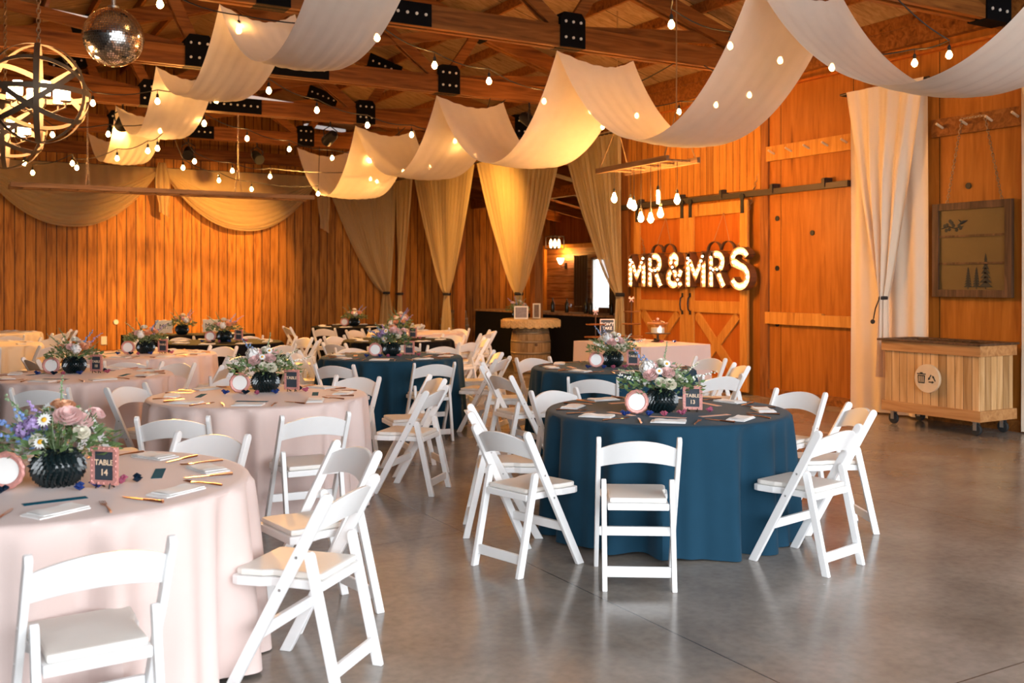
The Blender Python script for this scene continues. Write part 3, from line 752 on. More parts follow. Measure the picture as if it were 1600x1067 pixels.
# ------------------------------------------------------------------ tables
TR = .765; TH = .757
TABS = {  # key: (lat, dep, cloth, phrase, number)
 'T1': (.99, 6.36, 'navy', 'the front navy table', '13'),
 'T2': (.96, 9.5, 'navy', 'the navy table by the dessert table', ''),
 'T3': (-1.32, 10.9, 'navy', 'the navy table in mid hall', ''),
 'T4': (-1.82, 7.15, 'blush', 'the middle blush table', ''),
 'T5': (-1.86, 4.05, 'blush', 'the nearest blush table', '14'),
 'T6': (-3.77, 8.7, 'blush', 'the second blush table at left', '10'),
 'T7': (-4.14, 11.25, 'blush', 'the small-looking blush table at left', ''),
 'T8': (-6.98, 13.0, 'cream', 'the pale table at the far left', None),
 'T9': (-8.3, 15.8, 'cream', 'the farthest pale table', None),
 'T10': (-3.9, 13.5, 'black', 'the black table by the head table', ''),
 'T11': (-2.9, 18.3, 'black', 'the farthest black table', None),
 'T12': (-1.6, 14.0, 'black', 'the black table behind mid hall', ''),
 'T13': (-1.54, 16.0, 'blush', 'the farthest blush table', None),
}
def table_cloth(mat, seed):
    rnd = random.Random(seed); ks = [(rnd.choice([15,16,17]), rnd.uniform(0, 6.3), .62), (rnd.choice([22,23,25]), rnd.uniform(0, 6.3), .38), (rnd.choice([5,6,7]), rnd.uniform(0, 6.3), .22), (34, rnd.uniform(0,6.3), .16)]
    def fold(t): return sum(a*math.sin(k*t+p) for k, p, a in ks)
    prof = [(0, TH), (.3, TH), (.6, TH), (.735, TH), (.757, TH-.003), (.767, TH-.012)]
    hs = [TH-.03-(TH-.045)*(k/22) for k in range(23)]
    m = MB(); n = 240; rows = []
    for r, z in prof: rows.append([(r, z)]*n)
    for z in hs:
        d = (TH-z)/TH
        rows.append([(.769+.022*d+ fold(2*PI*k/n)*(.010+.062*d**.6)+.004*d, z+(.012*math.sin(6*PI*k/n+seed) if z < .1 else 0)*(1 if z < .05 else .5)) for k in range(n)])
    vs = []; fs = []
    for row in rows:
        for k, (r, z) in enumerate(row):
            t = 2*PI*k/n; vs.append((r*math.cos(t), r*math.sin(t), z))
    for j in range(1, len(rows)-1):
        for k in range(n): fs.append(((j+1)*n+k, (j+1)*n+(k+1) % n, j*n+(k+1) % n, j*n+k))
    fs.append(tuple(n+k for k in range(n)))
    m.add(vs, fs, True); return m
tb = empty('round_table')
MB().lathe([(.001, .715), (.715, .715), (.72, .725), (.72, .735), (.715, .745), (.001, .745)], 48).build('tabletop', M['slice'], tb)
for k in range(4):
    a = PI/4+k*PI/2; MB().tube([(math.cos(a)*.45, math.sin(a)*.45, .714), (math.cos(a)*.5, math.sin(a)*.5, .002)], .016, 8).build('leg', M['blackmetal'], tb)
TABLE = Proto(tb)
CL = {}
for i, (k, (la, de, cl, ph, num)) in enumerate(TABS.items()):
    p = P(la, de)
    t = TABLE.put(p); tag(t, 'round banquet table under the cloth of '+ph, 'table', 'round banquet tables')
    mt = {'navy': M['navy'], 'blush': M['blush'], 'cream': M['cream'], 'black': M['black']}[cl]
    o = table_cloth(mt, i+3).build('tablecloth', mt); o.location = p; o.rotation_euler = (0, 0, i*.7)
    tag(o, {'navy':'floor-length navy cloth on ','blush':'floor-length blush pink cloth on ','cream':'floor-length cream cloth on ','black':'floor-length black cloth on '}[cl]+ph, 'tablecloth', 'round tablecloths')

OCT = ['far side', 'far right side', 'right side', 'near right side', 'near side', 'near left side', 'left side', 'far left side']
used = {}
def seatpos(tk, lat, dep):
    la, de = TABS[tk][:2]; a = math.atan2(lat-la, dep-de); return OCT[int(round(a/(PI/4))) % 8]
def chair_at(tk, back, face=None, center=None):
    """back: (lat, dep) of the top of the backrest; face: (lat, dep) direction the sitter would look"""
    la, de = TABS[tk][:2]
    if center is not None: cpos = center
    f = face or (la-(back or center)[0], de-(back or center)[1])
    n = math.hypot(*f); f = (f[0]/n, f[1]/n)
    if center is None: cpos = (back[0]+f[0]*.215, back[1]+f[1]*.215)
    for _ in range(3):                                   # keep the front feet clear of every cloth
        for tt in [TABS[k][:2] for k in TABS]:
            for _k in range(40):
                pts = [(cpos[0]+f[0]*b_-f[1]*a_, cpos[1]+f[1]*b_+f[0]*a_) for a_, b_ in ((-.205,.235),(.205,.235),(0,.245),(-.2,-.24),(.2,-.24))]
                if min(math.hypot(q[0]-tt[0], q[1]-tt[1]) for q in pts) > (.765 if tk in ('T5', 'T1') else .80): break
                dx, dz = cpos[0]-tt[0], cpos[1]-tt[1]; dd = math.hypot(dx, dz); cpos = (cpos[0]+dx/dd*.01, cpos[1]+dz/dd*.01)
    for c in chairs:
        if math.hypot(c[0]-cpos[0], c[1]-cpos[1]) < .50: return None
    chairs.append(cpos)
    w = dirv(*f); rz = math.atan2(w.y, w.x)-PI/2
    o = CHAIR.put(P(cpos[0], cpos[1]), rz)
    key = (tk, seatpos(tk, *cpos)); used[key] = used.get(key, 0)+1
    q = {1: '', 2: ', second there', 3: ', third there'}[used[key]]
    tag(o, 'white folding chair, %s of %s%s' % (key[1], TABS[tk][3], q), 'chair', 'white folding chairs')
    return o
E = [
 ('T1',(.648,5.07),(.05,1)),('T1',(-.07,5.40),(.72,.70)),('T1',(-.27,6.27),(.98,.05)),('T1',(.37,7.28),None),('T1',(1.70,5.53),(-.65,.75)),('T1',(2.24,6.37),(-1,-.03)),('T1',(2.12,7.3),(-.75,-.65)),
 ('T2',(.68,8.3),(.1,1)),('T2',(-.12,8.6),(.85,.5)),('T2',(-.2,9.66),(1,0)),('T2',(.35,10.35),(.5,-.85)),('T2',(2.1,10.5),(-.8,-.6)),('T2',(1.68,8.65),(-.4,.9)),('T2',(2.22,9.6),(-1,-.1)),
 ('T3',(-.85,9.95),(-.35,.93)),('T3',(-1.72,9.6),(.3,.95)),('T3',(-.17,11.4),(-1,-.25)),('T3',(-1.95,12.1),(.45,-.9)),('T3',(-.85,12.4),(-.25,-.95)),('T3',(-2.5,11.4),(1,-.1)),
 ('T4',(-.63,7.42),(-.92,.28)),('T4',(-.62,8.35),(-1,-.4)),('T4',(-1.3,8.42),(-.35,-.93)),('T4',(-1.18,6.0),(-.45,.87)),('T4',(-1.98,6.0),(-.1,1)),('T4',(-2.75,6.35),(.75,.65)),('T4',(-2.95,7.65),(.93,-.35)),('T4',(-2.35,8.45),(.4,-.9)),
 ('T5',(-1.25,3.03),(-.55,.83)),('T5',(-.66,3.92),(-.95,.3)),('T5',(-.75,4.85),(-.79,-.61)),('T5',(-1.58,5.22),(-.25,-.97)),
 ('T6',(-3.55,7.5),(-.1,1)),('T6',(-3.35,9.75),(-.4,-.9)),('T6',(-2.72,8.45),(-1,-.1)),('T6',(-2.75,9.25),(-.9,-.5)),('T6',(-4.3,9.85),(.4,-.9)),
 ('T7',(-3.9,10.1),(-.2,1)),('T7',(-3.05,10.85),(-1,.35)),('T7',(-3.1,11.65),(-.95,-.3)),('T7',(-3.65,12.25),(-.4,-.9)),('T7',(-4.5,12.3),(.3,-.9)),('T7',(-4.9,10.45),(.7,.7)),
]
for e in E: chair_at(*e)
def ring(tk, degs, r=1.0):
    la, de = TABS[tk][:2]
    for d in degs:
        a = math.radians(d)      # 0 = away from the camera, 90 = right
        chair_at(tk, None, center=(la+math.sin(a)*r, de+math.cos(a)*r), face=(-math.sin(a), -math.cos(a)))
ring('T8', [60, 110, 150, 20], 1.05); ring('T9', [100, 140, 55], 1.05)
ring('T10', [175, 130, 85, 45, 0, -45, -90, -135], 1.06)
ring('T12', [170, 215, 125, 80, 35, -10, -55, -100], 1.04)
ring('T13', [75, 115, 30, -15, -60, 155], 1.06)
ring('T11', [195, 150, 100, -120, 60], 1.06)
ring('T3', [75, 110], 1.1)

# ------------------------------------------------------------------ centrepieces
def make_vase():
    m = MB(); prof = []
    R = .092
    for i in range(15):
        t = -PI/2+.30+(PI-.75)*i/14; prof.append((R*math.cos(t)*(1 if i else .8), .076+.078*math.sin(t)))
    prof.append((.045, prof[-1][1]+.006)); prof.append((.040, prof[-1][1]-.02)); prof.append((.001, .05))
    m.lathe(prof, 32)
    for r in range(12):
        t = -1.15+2.05*r/11; n = max(10, int(27*math.cos(t)))
        for k in range(n):
            a = 2*PI*(k+.5*(r % 2))/n
            d = Vector((math.cos(t)*math.cos(a), math.cos(t)*math.sin(a), math.sin(t)))
            c = Vector((d.x*R, d.y*R, .076+d.z*.078)); up = Vector((0,0,1))-d*d.z; up = up.normalized() if up.length > .01 else Vector((1,0,0)); s = d.cross(up)
            q = .0095
            m.add([c-s*q*.8+up*.008, c+s*q*.8+up*.008, c+s*q*.6-up*.008, c-s*q*.6-up*.008, c+d*.016-up*.012, c+d*.006+up*.012],
                  [(0,5,4,3),(5,1,2,4),(3,4,2),(0,1,5)], True)
    return m.mesh('vase', M['vase'])
VASE = make_vase()
def flower_rose(mat, r=.03):
    m = MB(); rnd = random.Random(int(r*1000)+len(mat.name))
    for ring_, (rr, hh, n) in enumerate(((.25,.9,3),(.5,.85,4),(.78,.7,5),(1.0,.5,6))):
        for k in range(n):
            a = 2*PI*k/n+ring_*.7+rnd.uniform(-.1,.1); wd = 2*PI/n*.72
            def fn(u, v, a=a, wd=wd, rr=rr, hh=hh):
                t = a+(u-.5)*wd*2*(.5+.5*v); q = r*(rr*(.25+.75*math.sin(v*PI*.55))+.12*v*v); z = r*hh*(v*1.15-.25*(2*u-1)**2*v)-r*.25
                return (q*math.cos(t), q*math.sin(t), z)
            m.grid(fn, 4, 3)
    return m
def flower_daisy(r=.022):
    m = MB()
    for k in range(14):
        a = 2*PI*k/14; d = Vector((math.cos(a), math.sin(a), 0)); s = Vector((-d.y, d.x, 0))
        m.add([d*r*.2, d*r*.6+s*r*.16+Vector((0,0,r*.12)), d*r, d*r*.6-s*r*.16+Vector((0,0,r*.12))], [(0,1,2,3)], True)
    return m
def leaves(n, spread, hgt, seed, zc=.13, long=.035):
    rnd = random.Random(seed); m = MB()
    for _ in range(n):
        a = rnd.uniform(0, 2*PI); q = rnd.random()**.6; R = spread*q; c = Vector((R*math.cos(a)*1.25, R*math.sin(a)*.85, zc+hgt*(rnd.random()**.8)*(1.05-q*.6)-.03*q))
        d = Vector((math.cos(a)+rnd.uniform(-.6,.6), math.sin(a)+rnd.uniform(-.6,.6), rnd.uniform(-.4,.9))).normalized()
        s = d.cross(Vector((rnd.uniform(-1,1), rnd.uniform(-1,1), 1))).normalized(); nn = d.cross(s); L = long*rnd.uniform(.6,1.3); w_ = L*.28
        m.add([c, c+d*L*.45+s*w_+nn*L*.06, c+d*L, c+d*L*.45-s*w_+nn*L*.06, c+d*L*.5], [(0,1,4),(1,2,4),(2,3,4),(3,0,4)], True)
    for _ in range(int(n/14)):
        a = rnd.uniform(0, 2*PI); R = spread*rnd.random()
        m.tube([(0,0,.08), (R*.5*math.cos(a), R*.5*math.sin(a), zc+.02), (R*math.cos(a)*1.2, R*math.sin(a)*.85, zc+hgt*rnd.uniform(.4,.9))], .0016, 4)
    return m
def spike(d, L, blob, seed, base=(0,0,.12), n=26):
    rnd = random.Random(seed); st = MB(); fl = MB(); b = Vector(base); d = Vector(d).normalized(); bend = Vector((d.x*.25, d.y*.25, -.1))
    pt = lambda t: b+d*L*t+bend*L*t*t*.5
    st.tube([pt(k/6) for k in range(7)], [.002]*6+[.001], 4)
    for k in range(n):
        t = .35+.65*k/n; q = blob*(1.15-t*.75); o = Vector((rnd.uniform(-1,1), rnd.uniform(-1,1), rnd.uniform(-1,1))).normalized()*q*1.1
        fl.ball(pt(t)+o, q*.75, 6, 4)
    return st, fl
def puff(r, seed, n=150):
    rnd = random.Random(seed); m = MB()
    for _ in range(n):
        d = Vector((rnd.gauss(0,1), rnd.gauss(0,1), rnd.gauss(0,1))).normalized(); c = d*r*rnd.uniform(.75,1.1); s = (d.orthogonal()+Vector((rnd.uniform(-.5,.5),)*3)).normalized(); t = d.cross(s); q = r*.24
        m.add([c+s*q, c+t*q, c-s*q, c-t*q, c+d*q*.2], [(0,1,4),(1,2,4),(2,3,4),(3,0,4)], True)
    m.ball((0,0,0), r*.6, 8, 6); return m
def make_bouquet(kind):
    b = empty('bouquet'); rnd = random.Random(kind*11+1)
    n, sp, hg = ((330,.155,.15),(340,.17,.14),(260,.16,.13))[kind]
    leaves(n, sp, hg, kind*5+2).build('foliage', M['leaf'], b)
    leaves(n//2, sp*.95, hg*1.05, kind*5+9, long=.026).build('pale_foliage', M['leaf2'], b)
    def place(mesh_mb, nm, mat, pos, facing=None, centre=None):
        o = mesh_mb.build(nm, mat, b); o.location = pos
        d = Vector(facing or (pos[0]*.8, pos[1]*.8-.05, (pos[2]-.08)))
        o.rotation_euler = d.to_track_quat('Z', 'Y').to_euler()
        if centre: MB().ball((0,0,.003), centre, 10, 5, .5).build('flower_centre', M['yellow'], o)
        return o
    if kind == 0:      # blue and pink, daisies (nearest table)
        for p, r, mt in (((.055,-.05,.235),.042,'pink'),((.085,-.02,.215),.036,'pink'),((.03,-.01,.265),.03,'peach'),((-.005,.02,.27),.026,'peach'),((.10,-.05,.185),.026,'ivory'),((-.03,-.09,.165),.022,'ivory'),((.115,.03,.235),.028,'pink'),((.02,.08,.23),.034,'ivory')): place(flower_rose(M[mt], r), 'rose', M[mt], p)
        for p in ((.0,-.10,.235),(-.005,-.115,.165),(-.06,.06,.25),(.05,.09,.21)): place(flower_daisy(.026), 'daisy', M['whitep'], p, (p[0]*.3, -1, .5), .009)
        for i, (d, L, q, mt) in enumerate((((-1,-.15,.62),.25,.016,'blue'),((-.9,.2,.95),.27,.014,'leaf2'),((-.55,-.3,.8),.19,.018,'blue'),((-.4,-.1,.9),.2,.014,'lilac'),((-.75,-.35,.35),.18,.017,'blue'),((.05,0,1),.27,.008,'leaf2'))):
            st, fl = spike(d, L, q, i+3); s_ = st.build('stem', M['leaf'], b); fl.build('florets', M[mt], s_)
        for i, p in enumerate(((-.09,-.06,.20),(-.05,-.08,.22))): place(puff(.026, i+2), 'lilac_cluster', M['lilac'], p)
    elif kind == 1:    # blush roses, white spikes to the right
        for p, r, mt in (((-.065,-.08,.20),.038,'pink'),((.02,-.075,.21),.036,'pink'),((.03,-.09,.155),.032,'ivory'),((-.02,-.09,.165),.026,'ivory'),((.0,-.02,.26),.03,'ivory'),((.055,.04,.24),.03,'pink'),((-.07,.05,.22),.032,'ivory'),((.085,-.05,.18),.024,'ivory'),((-.04,-.03,.245),.024,'pink')): place(flower_rose(M[mt], r), 'rose', M[mt], p)
        for p in ((-.025,-.095,.225),(.02,-.06,.26),(-.10,.0,.235)): place(flower_daisy(.022), 'daisy', M['whitep'], p, (p[0]*.3, -1, .5), .007)
        for i, (d, L, q, mt) in enumerate((((1,-.2,.45),.28,.013,'whitep'),((.9,.1,.75),.24,.011,'ivory'),((-.9,-.3,.42),.25,.012,'whitep'),((-.55,.2,1),.26,.013,'blue'),((-.45,-.1,1),.22,.013,'blue'),((.1,0,1),.27,.008,'leaf2'),((-1,0,.6),.24,.010,'leaf2'))):
            st, fl = spike(d, L, q, i+13); s_ = st.build('stem', M['leaf'], b); fl.build('florets', M[mt], s_)
        place(puff(.04, 7), 'hydrangea', M['whitep'], (-.08,-.04,.24))
    else:              # peach and lilac
        for p, r, mt in (((.03,-.09,.20),.034,'peach'),((-.06,-.08,.20),.030,'pink'),((.09,-.03,.21),.028,'peach'),((-.01,-.03,.25),.030,'ivory'),((-.1,.0,.2),.026,'peach'),((.05,.06,.23),.03,'pink')): place(flower_rose(M[mt], r), 'rose', M[mt], p)
        for i, (d, L, q, mt) in enumerate((((.9,0,.9),.27,.012,'lilac'),((-.8,.1,.9),.26,.010,'leaf2'),((.5,-.2,1),.25,.012,'blue'),((-.4,.2,1.1),.26,.009,'leaf'))):
            st, fl = spike(d, L, q, i+23); s_ = st.build('stem', M['leaf'], b); fl.build('florets', M[mt], s_)
        place(puff(.038, 8), 'hydrangea', M['whitep'], (-.03,-.1,.19))
    return b
BQ = [Proto(make_bouquet(k)) for k in range(3)]
def make_round_frame():
    f = empty('round_sign')
    MB().lathe([(.052,-.004),(.056,-.010),(.064,-.012),(.072,-.006),(.072,.004),(.052,.005)], 72, (0,0,.076), 'y', cap=False, wav=lambda t, r, z: 1+(.05*abs(math.sin(t*7)) if r > .06 else 0)).build('scalloped_frame', M['pinkframe'], f)
    MB().lathe([(.001,-.003),(.054,-.003),(.054,.003),(.001,.003)], 40, (0,0,.076), 'y').build('card', M['card'], f)
    MB().beam((0,.006,.10),(0,.05,.002),.02,.004).build('strut', M['blackmetal'], f)
    return f
RF = Proto(make_round_frame())
TXT = {}
def make_table_sign(num):
    f = empty('table_number_sign')
    m = MB(); w_, h_ = .048, .062; zc = .09
    for a in ((-w_-.012, -w_+.006, zc-h_-.012, zc+h_+.012), (w_-.006, w_+.012, zc-h_-.012, zc+h_+.012), (-w_+.006, w_-.006, zc+h_-.006, zc+h_+.012), (-w_+.006, w_-.006, zc-h_-.012, zc-h_+.006)): m.box(a[0], a[1], -.008, .006, a[2], a[3])
    for i in range(7):
        for s in (-1, 1): m.ball((s*(w_+.006), -.007, zc-h_+i*h_/3), .006, 6, 4)
    for i in range(5):
        for s in (-1, 1): m.ball(((i-2)*w_/2, -.007, zc+s*(h_+.006)), .006, 6, 4)
    m.build('ornate_frame', M['pinkframe'], f)
    MB().box(-w_+.004, w_-.004, -.003, .004, zc-h_+.004, zc+h_-.004).build('board', M['board'], f)
    text_obj('lettering', 'TABLE', .030, .0008, M['copperink'], f, (0,-.0042,zc+.012), (PI/2,0,0), .0006)
    if num: text_obj('number', num, .034, .0008, M['copperink'], f, (0,-.0042,zc-.027), (PI/2,0,0), .0008)
    for s in (-1, 1): MB().tube([(s*.03,-.014,.002),(s*.03,-.008,.022),(s*.022,.03,.002)], .0035, 5).build('easel_foot', M['blackmetal'], f)
    return f
def star_mesh(mat):
    m = MB(); rnd = random.Random(3)
    for q in range(4):
        c = Vector((rnd.uniform(-.012,.012), rnd.uniform(-.01,.01), .010+.006*q*.5)); n = 5; vs = [c+Vector((0,0,.008)), c-Vector((0,0,.008))]
        for k in range(10):
            a = PI*k/5+q; r = .013 if k % 2 == 0 else .006; vs.append(c+Vector((r*math.cos(a), r*math.sin(a), 0)))
        fs = []
        for k in range(10): fs += [(0, 2+k, 2+(k+1) % 10), (1, 2+(k+1) % 10, 2+k)]
        m.add(vs, fs)
    zmin = min(v[2] for v in m.v); m.v = [(a*1.5, b*1.5, (c-zmin)*1.5) for a, b, c in m.v]
    return m.mesh('star_cluster', mat)
STARS = [star_mesh(M[k]) for k in ('starb', 'starp', 'stard')]
def make_napkin():
    m = MB()
    def layer(z, w_, l_, off, th=.006):
        def fn(u, v): return ((u-.5)*l_+off, (v-.5)*w_, z+th+.004*math.sin(u*3.1+z*200)*math.sin(PI*v)+.003*math.sin(u*9))
        n0 = len(m.v); m.grid(fn, 12, 6)
        m.box(-l_/2+off, l_/2+off, -w_/2, w_/2, z, z+th*.9)
    layer(.0, .110, .20, 0, .005); layer(.0065, .098, .18, .010, .004)
    return m.mesh('napkin', M['napkin'])
NAP = make_napkin()
def make_fork():
    m = MB(); m.tube([(0,-.095,.004),(0,-.06,.005),(0,.01,.006),(0,.035,.004)], [.0045,.0045,.0025,.003], 6)
    m.prism([(-.003,0),(.003,0),(.011,.018),(.011,.026),(-.011,.026),(-.011,.018)], .002, (0,.035,.004), (1,0,0), (0,1,0))
    for k in range(4): m.tube([(-.0095+k*.0063,.06,.004),(-.0095+k*.0063,.098,.007)], .0013, 4)
    return m.mesh('fork', M['gold'])
def make_knife():
    m = MB(); m.tube([(0,-.10,.005),(0,-.05,.005),(0,-.005,.005)], [.006,.005,.004], 6)
    m.prism([(-.006,0),(.007,0),(.009,.05),(.006,.09),(-.002,.105),(-.006,.09)], .0018, (0,-.005,.005), (1,0,0), (0,1,0)); return m.mesh('knife', M['gold'])
FORK, KNIFE = make_fork(), make_knife()
CARD = MB().box(-.11,.11,-.022,.022,0,.0012)
CARDM = {k: CARD.mesh('menu_card', M[k]) for k in ('blushcard', 'tealcard')}
def inst(name, mesh, loc, rz, lab, cat, grp):
    o = bpy.data.objects.new(name, mesh); COL.objects.link(o); o.location = loc; o.rotation_euler = (0,0,rz); tag(o, lab, cat, grp); return o
CAMRZ = -YAW
def on_table(tk, dl, dd, h=TH+.0005): return P(TABS[tk][0]+dl, TABS[tk][1]+dd, h)
for ti, tk in enumerate(TABS):
    la, de, cl, ph, num = TABS[tk]
    kind = {'T1':1, 'T5':0, 'T2':1, 'T4':1, 'T3':0, 'T7':2, 'T6':2, 'T10':2, 'T11':2, 'T13':2, 'T12':2}.get(tk)
    if kind is not None:
        dl = {'T5':.05, 'T1':-.06, 'T13': -.3}.get(tk, 0); dd = {'T5':-.08, 'T1':-.16, 'T4':.2, 'T6':.15, 'T13':.3, 'T12':.1}.get(tk, 0)
        if tk in ('T6',): dl = -.12
        inst('flower_vase', VASE, on_table(tk, dl, dd), ti*.9, 'round black textured vase at the centre of '+ph, 'vase', 'black vases of the centrepieces')
        b = BQ[kind].put(on_table(tk, dl, dd), CAMRZ+(0 if tk in ('T5','T1') else [0,.5,-.4,.3,0,.8,.2,1.2,-.9,.4,.6,-.6,1][ti]), 1.18)
        c0 = {0:'blue, pink and daisy', 1:'blush and white rose', 2:'peach and lilac'}[kind]
        tag(b, '%s bouquet in the vase on %s' % (c0, ph), 'bouquet', 'centrepiece bouquets')
        if tk not in ('T13',):
            o = RF.put(on_table(tk, dl-.165, dd-.09), CAMRZ+.12); tag(o, 'round scalloped copper frame with white card on '+ph, 'sign', 'round framed cards')
        if num is not None:
            o = make_table_sign(num); o.location = on_table(tk, dl+(.21 if tk == 'T5' else .195), dd-(.06 if tk == 'T5' else 0)); o.rotation_euler = (0,0,CAMRZ-.25)
            tag(o, ('table number sign %s in pink ornate frame on %s' % (num, ph)) if num else 'small dark table sign in pink ornate frame on '+ph, 'sign', 'table number signs')
        if num is not None:
            for q, (sl, sd, si, nm) in enumerate(((-.24,-.17,0,'left of the vase'),(-.10,-.17,2,'before the vase'),(-.02,-.19,1,'nearest the viewer'),(.10,-.14,0,'before the sign'),(.30,-.02,1,'right of the sign'),(.24,.09,2,'behind the sign'))):
                if tk == 'T5': sl, sd = [(-.22,-.14),(-.15,-.15),(.12,-.09),(.17,-.05),(.24,.02),(.30,.06)][q]
                inst('star_cluster', STARS[(si+(1 if cl == 'navy' and q % 2 else 0)+(0 if tk != 'T5' else 0)) % 3 if tk != 'T5' else (0,2,0,0,1,2)[q]], on_table(tk, dl+sl, dd+sd), q*1.1, 'shiny stars %s on %s' % (nm, ph), 'star decoration', 'foil stars on the tables')
    # place settings
    ph0 = math.radians({'T1': 188, 'T5': 155, 'T4': 172, 'T2': 170}.get(tk, 185))
    for k in range(8):
        a = ph0+k*PI/4; dl, dd = math.sin(a), math.cos(a); side = OCT[int(round(((a+PI) % (2*PI)-PI)/(PI/4))) % 8]
        r = .60; p = on_table(tk, dl*r, dd*r); w = dirv(dl, dd); ang = math.atan2(w.y, w.x)+PI/2; jit = random.uniform(-.25,.25)
        inst('napkin', NAP, p, ang+jit+(PI/2 if (k+ti) % 3 == 1 else 0)*.35, 'folded white napkin at the %s of %s' % (side, ph), 'napkin', 'napkins on the round tables')
        if de < 12:
            s = Vector((-w.y, w.x, 0))
            inst('fork', FORK, p+s*.165+w*0, ang+PI+random.uniform(-.3,.3)+PI, 'copper fork at the %s of %s' % (side, ph), 'fork', 'copper forks')
            inst('knife', KNIFE, p-s*.165-w*.02, ang+random.uniform(-.3,.3), 'copper knife at the %s of %s' % (side, ph), 'knife', 'copper knives')
        if de < 12 and cl in ('navy', 'blush') and k % 2 == (0 if tk != 'T1' else 1) or (tk == 'T1' and k in (0,)):
            rr = .40
            inst('menu_card', CARDM['blushcard' if cl == 'navy' else 'tealcard'], on_table(tk, dl*rr, dd*rr), ang+random.uniform(-.25,.25), '%s card strip on the %s of %s' % ('blush' if cl == 'navy' else 'dark teal', side, ph), 'card', 'card strips on the tables')

# ------------------------------------------------------------------ string lights
BULBM = MB().lathe([(.002,-.082),(.016,-.076),(.029,-.058),(.031,-.044),(.024,-.024),(.014,-.008),(.012,0)], 12).mesh('bulb', M['bulb'])
SOCK = MB().lathe([(.016,-.004),(.018,.03),(.012,.05),(.004,.055),(.003,.10)], 10).mesh('socket', M['cable'])
def string_lights(lab, pts, ext0=None, ext1=None):
    """pts: bulb points (world)"""
    o = empty('string_lights', pts[0]); tag(o, lab, 'string lights', 'bulb strings under the roof'); base = Vector(pts[0])
    hang = Vector((0,0,.10)); cb = [Vector(p)+hang for p in pts]
    def anchor(p, q):
        y = min(TRY, key=lambda t: abs(t-p.y)); d = (p-q); sx = .5 if d.x > 0 else -.5
        return Vector((min(9.6, p.x+sx), y-.08, HW+.02))
    ext0 = anchor(cb[0], cb[1]); ext1 = anchor(cb[-1], cb[-2])
    if ext0: cb = [Vector(ext0)]+cb
    if ext1: cb = cb+[Vector(ext1)]
    path = []
    for a, b in zip(cb[:-1], cb[1:]):
        for k in range(6): t = k/6; q = a.lerp(b, t); q.z -= .05*math.sin(PI*t)*min(1, (b-a).length); path.append(q-base)
    path.append(cb[-1]-base)
    MB().tube(path, .007, 6).build('cable', M['cable'], o)
    for p in pts:
        s = bpy.data.objects.new('socket', SOCK); COL.objects.link(s); s.parent = o; s.location = Vector(p)-base
        b = bpy.data.objects.new('bulb', BULBM); COL.objects.link(b); b.parent = s
    return o
def pl(lst, h): return [px(u, v-7, h if not isinstance(h, (list, tuple)) else h[0]+(h[1]-h[0])*i/(len(lst)-1)) for i, (u, v) in enumerate(lst)]
string_lights('string of bulbs crossing the top centre, in front of the second truss', pl([(250,6),(373,47),(589,59),(679,103),(764,128),(850,160),(923,175)], [4.05,3.85]))
string_lights('short string of bulbs over the large front swag towards the right wall', pl([(1049,38),(1141,72),(1219,95),(1300,106),(1429,99),(1483,86)], [3.95,3.8]))
string_lights('string of bulbs behind the middle swag, above the sign', pl([(941,201),(995,183),(1061,177),(1119,166),(1171,150)], 3.95))
string_lights('string of bulbs running right from the orb lights below the third truss', pl([(145,163),(246,160),(338,158),(420,143),(495,174),(574,198),(643,213),(711,223)], [3.9,3.75]))
string_lights('string of bulbs below the fourth truss', pl([(82,213),(169,212),(250,207),(319,195),(386,219),(452,236),(519,250),(578,254)], 3.75))
string_lights('string of bulbs low over the left sheer swag', pl([(38,258),(51,273),(113,258),(120,265),(183,250),(231,238),(246,234)], 3.45))
string_lights('lowest string of bulbs before the right sheer swag', pl([(286,265),(342,285),(393,299),(497,306)], [3.5,3.25]))
string_lights('string of bulbs along the board wall under the last truss', pl([(304,255),(363,270),(422,279),(579,283),(589,287)], 3.5))
string_lights('short string of bulbs before the golden curtains', pl([(630,271),(671,265),(743,246)], 3.65))

# ------------------------------------------------------------------ ladder lights
def ladder(name, L, w_, n, mat, t=.05, h=.07):
    o = empty(name)
    for s in (-1, 1): MB().box(-L/2, L/2, s*w_/2-t/2, s*w_/2+t/2, -h/2, h/2).build('rail', mat, o, bevel=.006)
    for k in range(n):
        x = -L/2+L*(k+.5)/n; MB().tube([(x, -w_/2+t/2, 0), (x, w_/2-t/2, 0)], .016, 8).build('rung', mat, o)
    return o
la = ladder('ladder_light', 1.62, .46, 5, M['oldwood']); la.location = (7.85, 10.18, 3.05); la.rotation_euler = (0,0,PI/2-.06)
tag(la, 'hanging weathered ladder with bare edison bulbs before the sliding doors', 'light fixture')
EDB = MB().lathe([(.002,-.13),(.022,-.12),(.036,-.095),(.037,-.08),(.024,-.04),(.014,-.01),(.012,0)], 14).mesh('bulb', M['edison'])
EDT = MB().lathe([(.002,-.17),(.016,-.165),(.018,-.15),(.018,-.03),(.012,0)], 12).mesh('bulb', M['edison'])
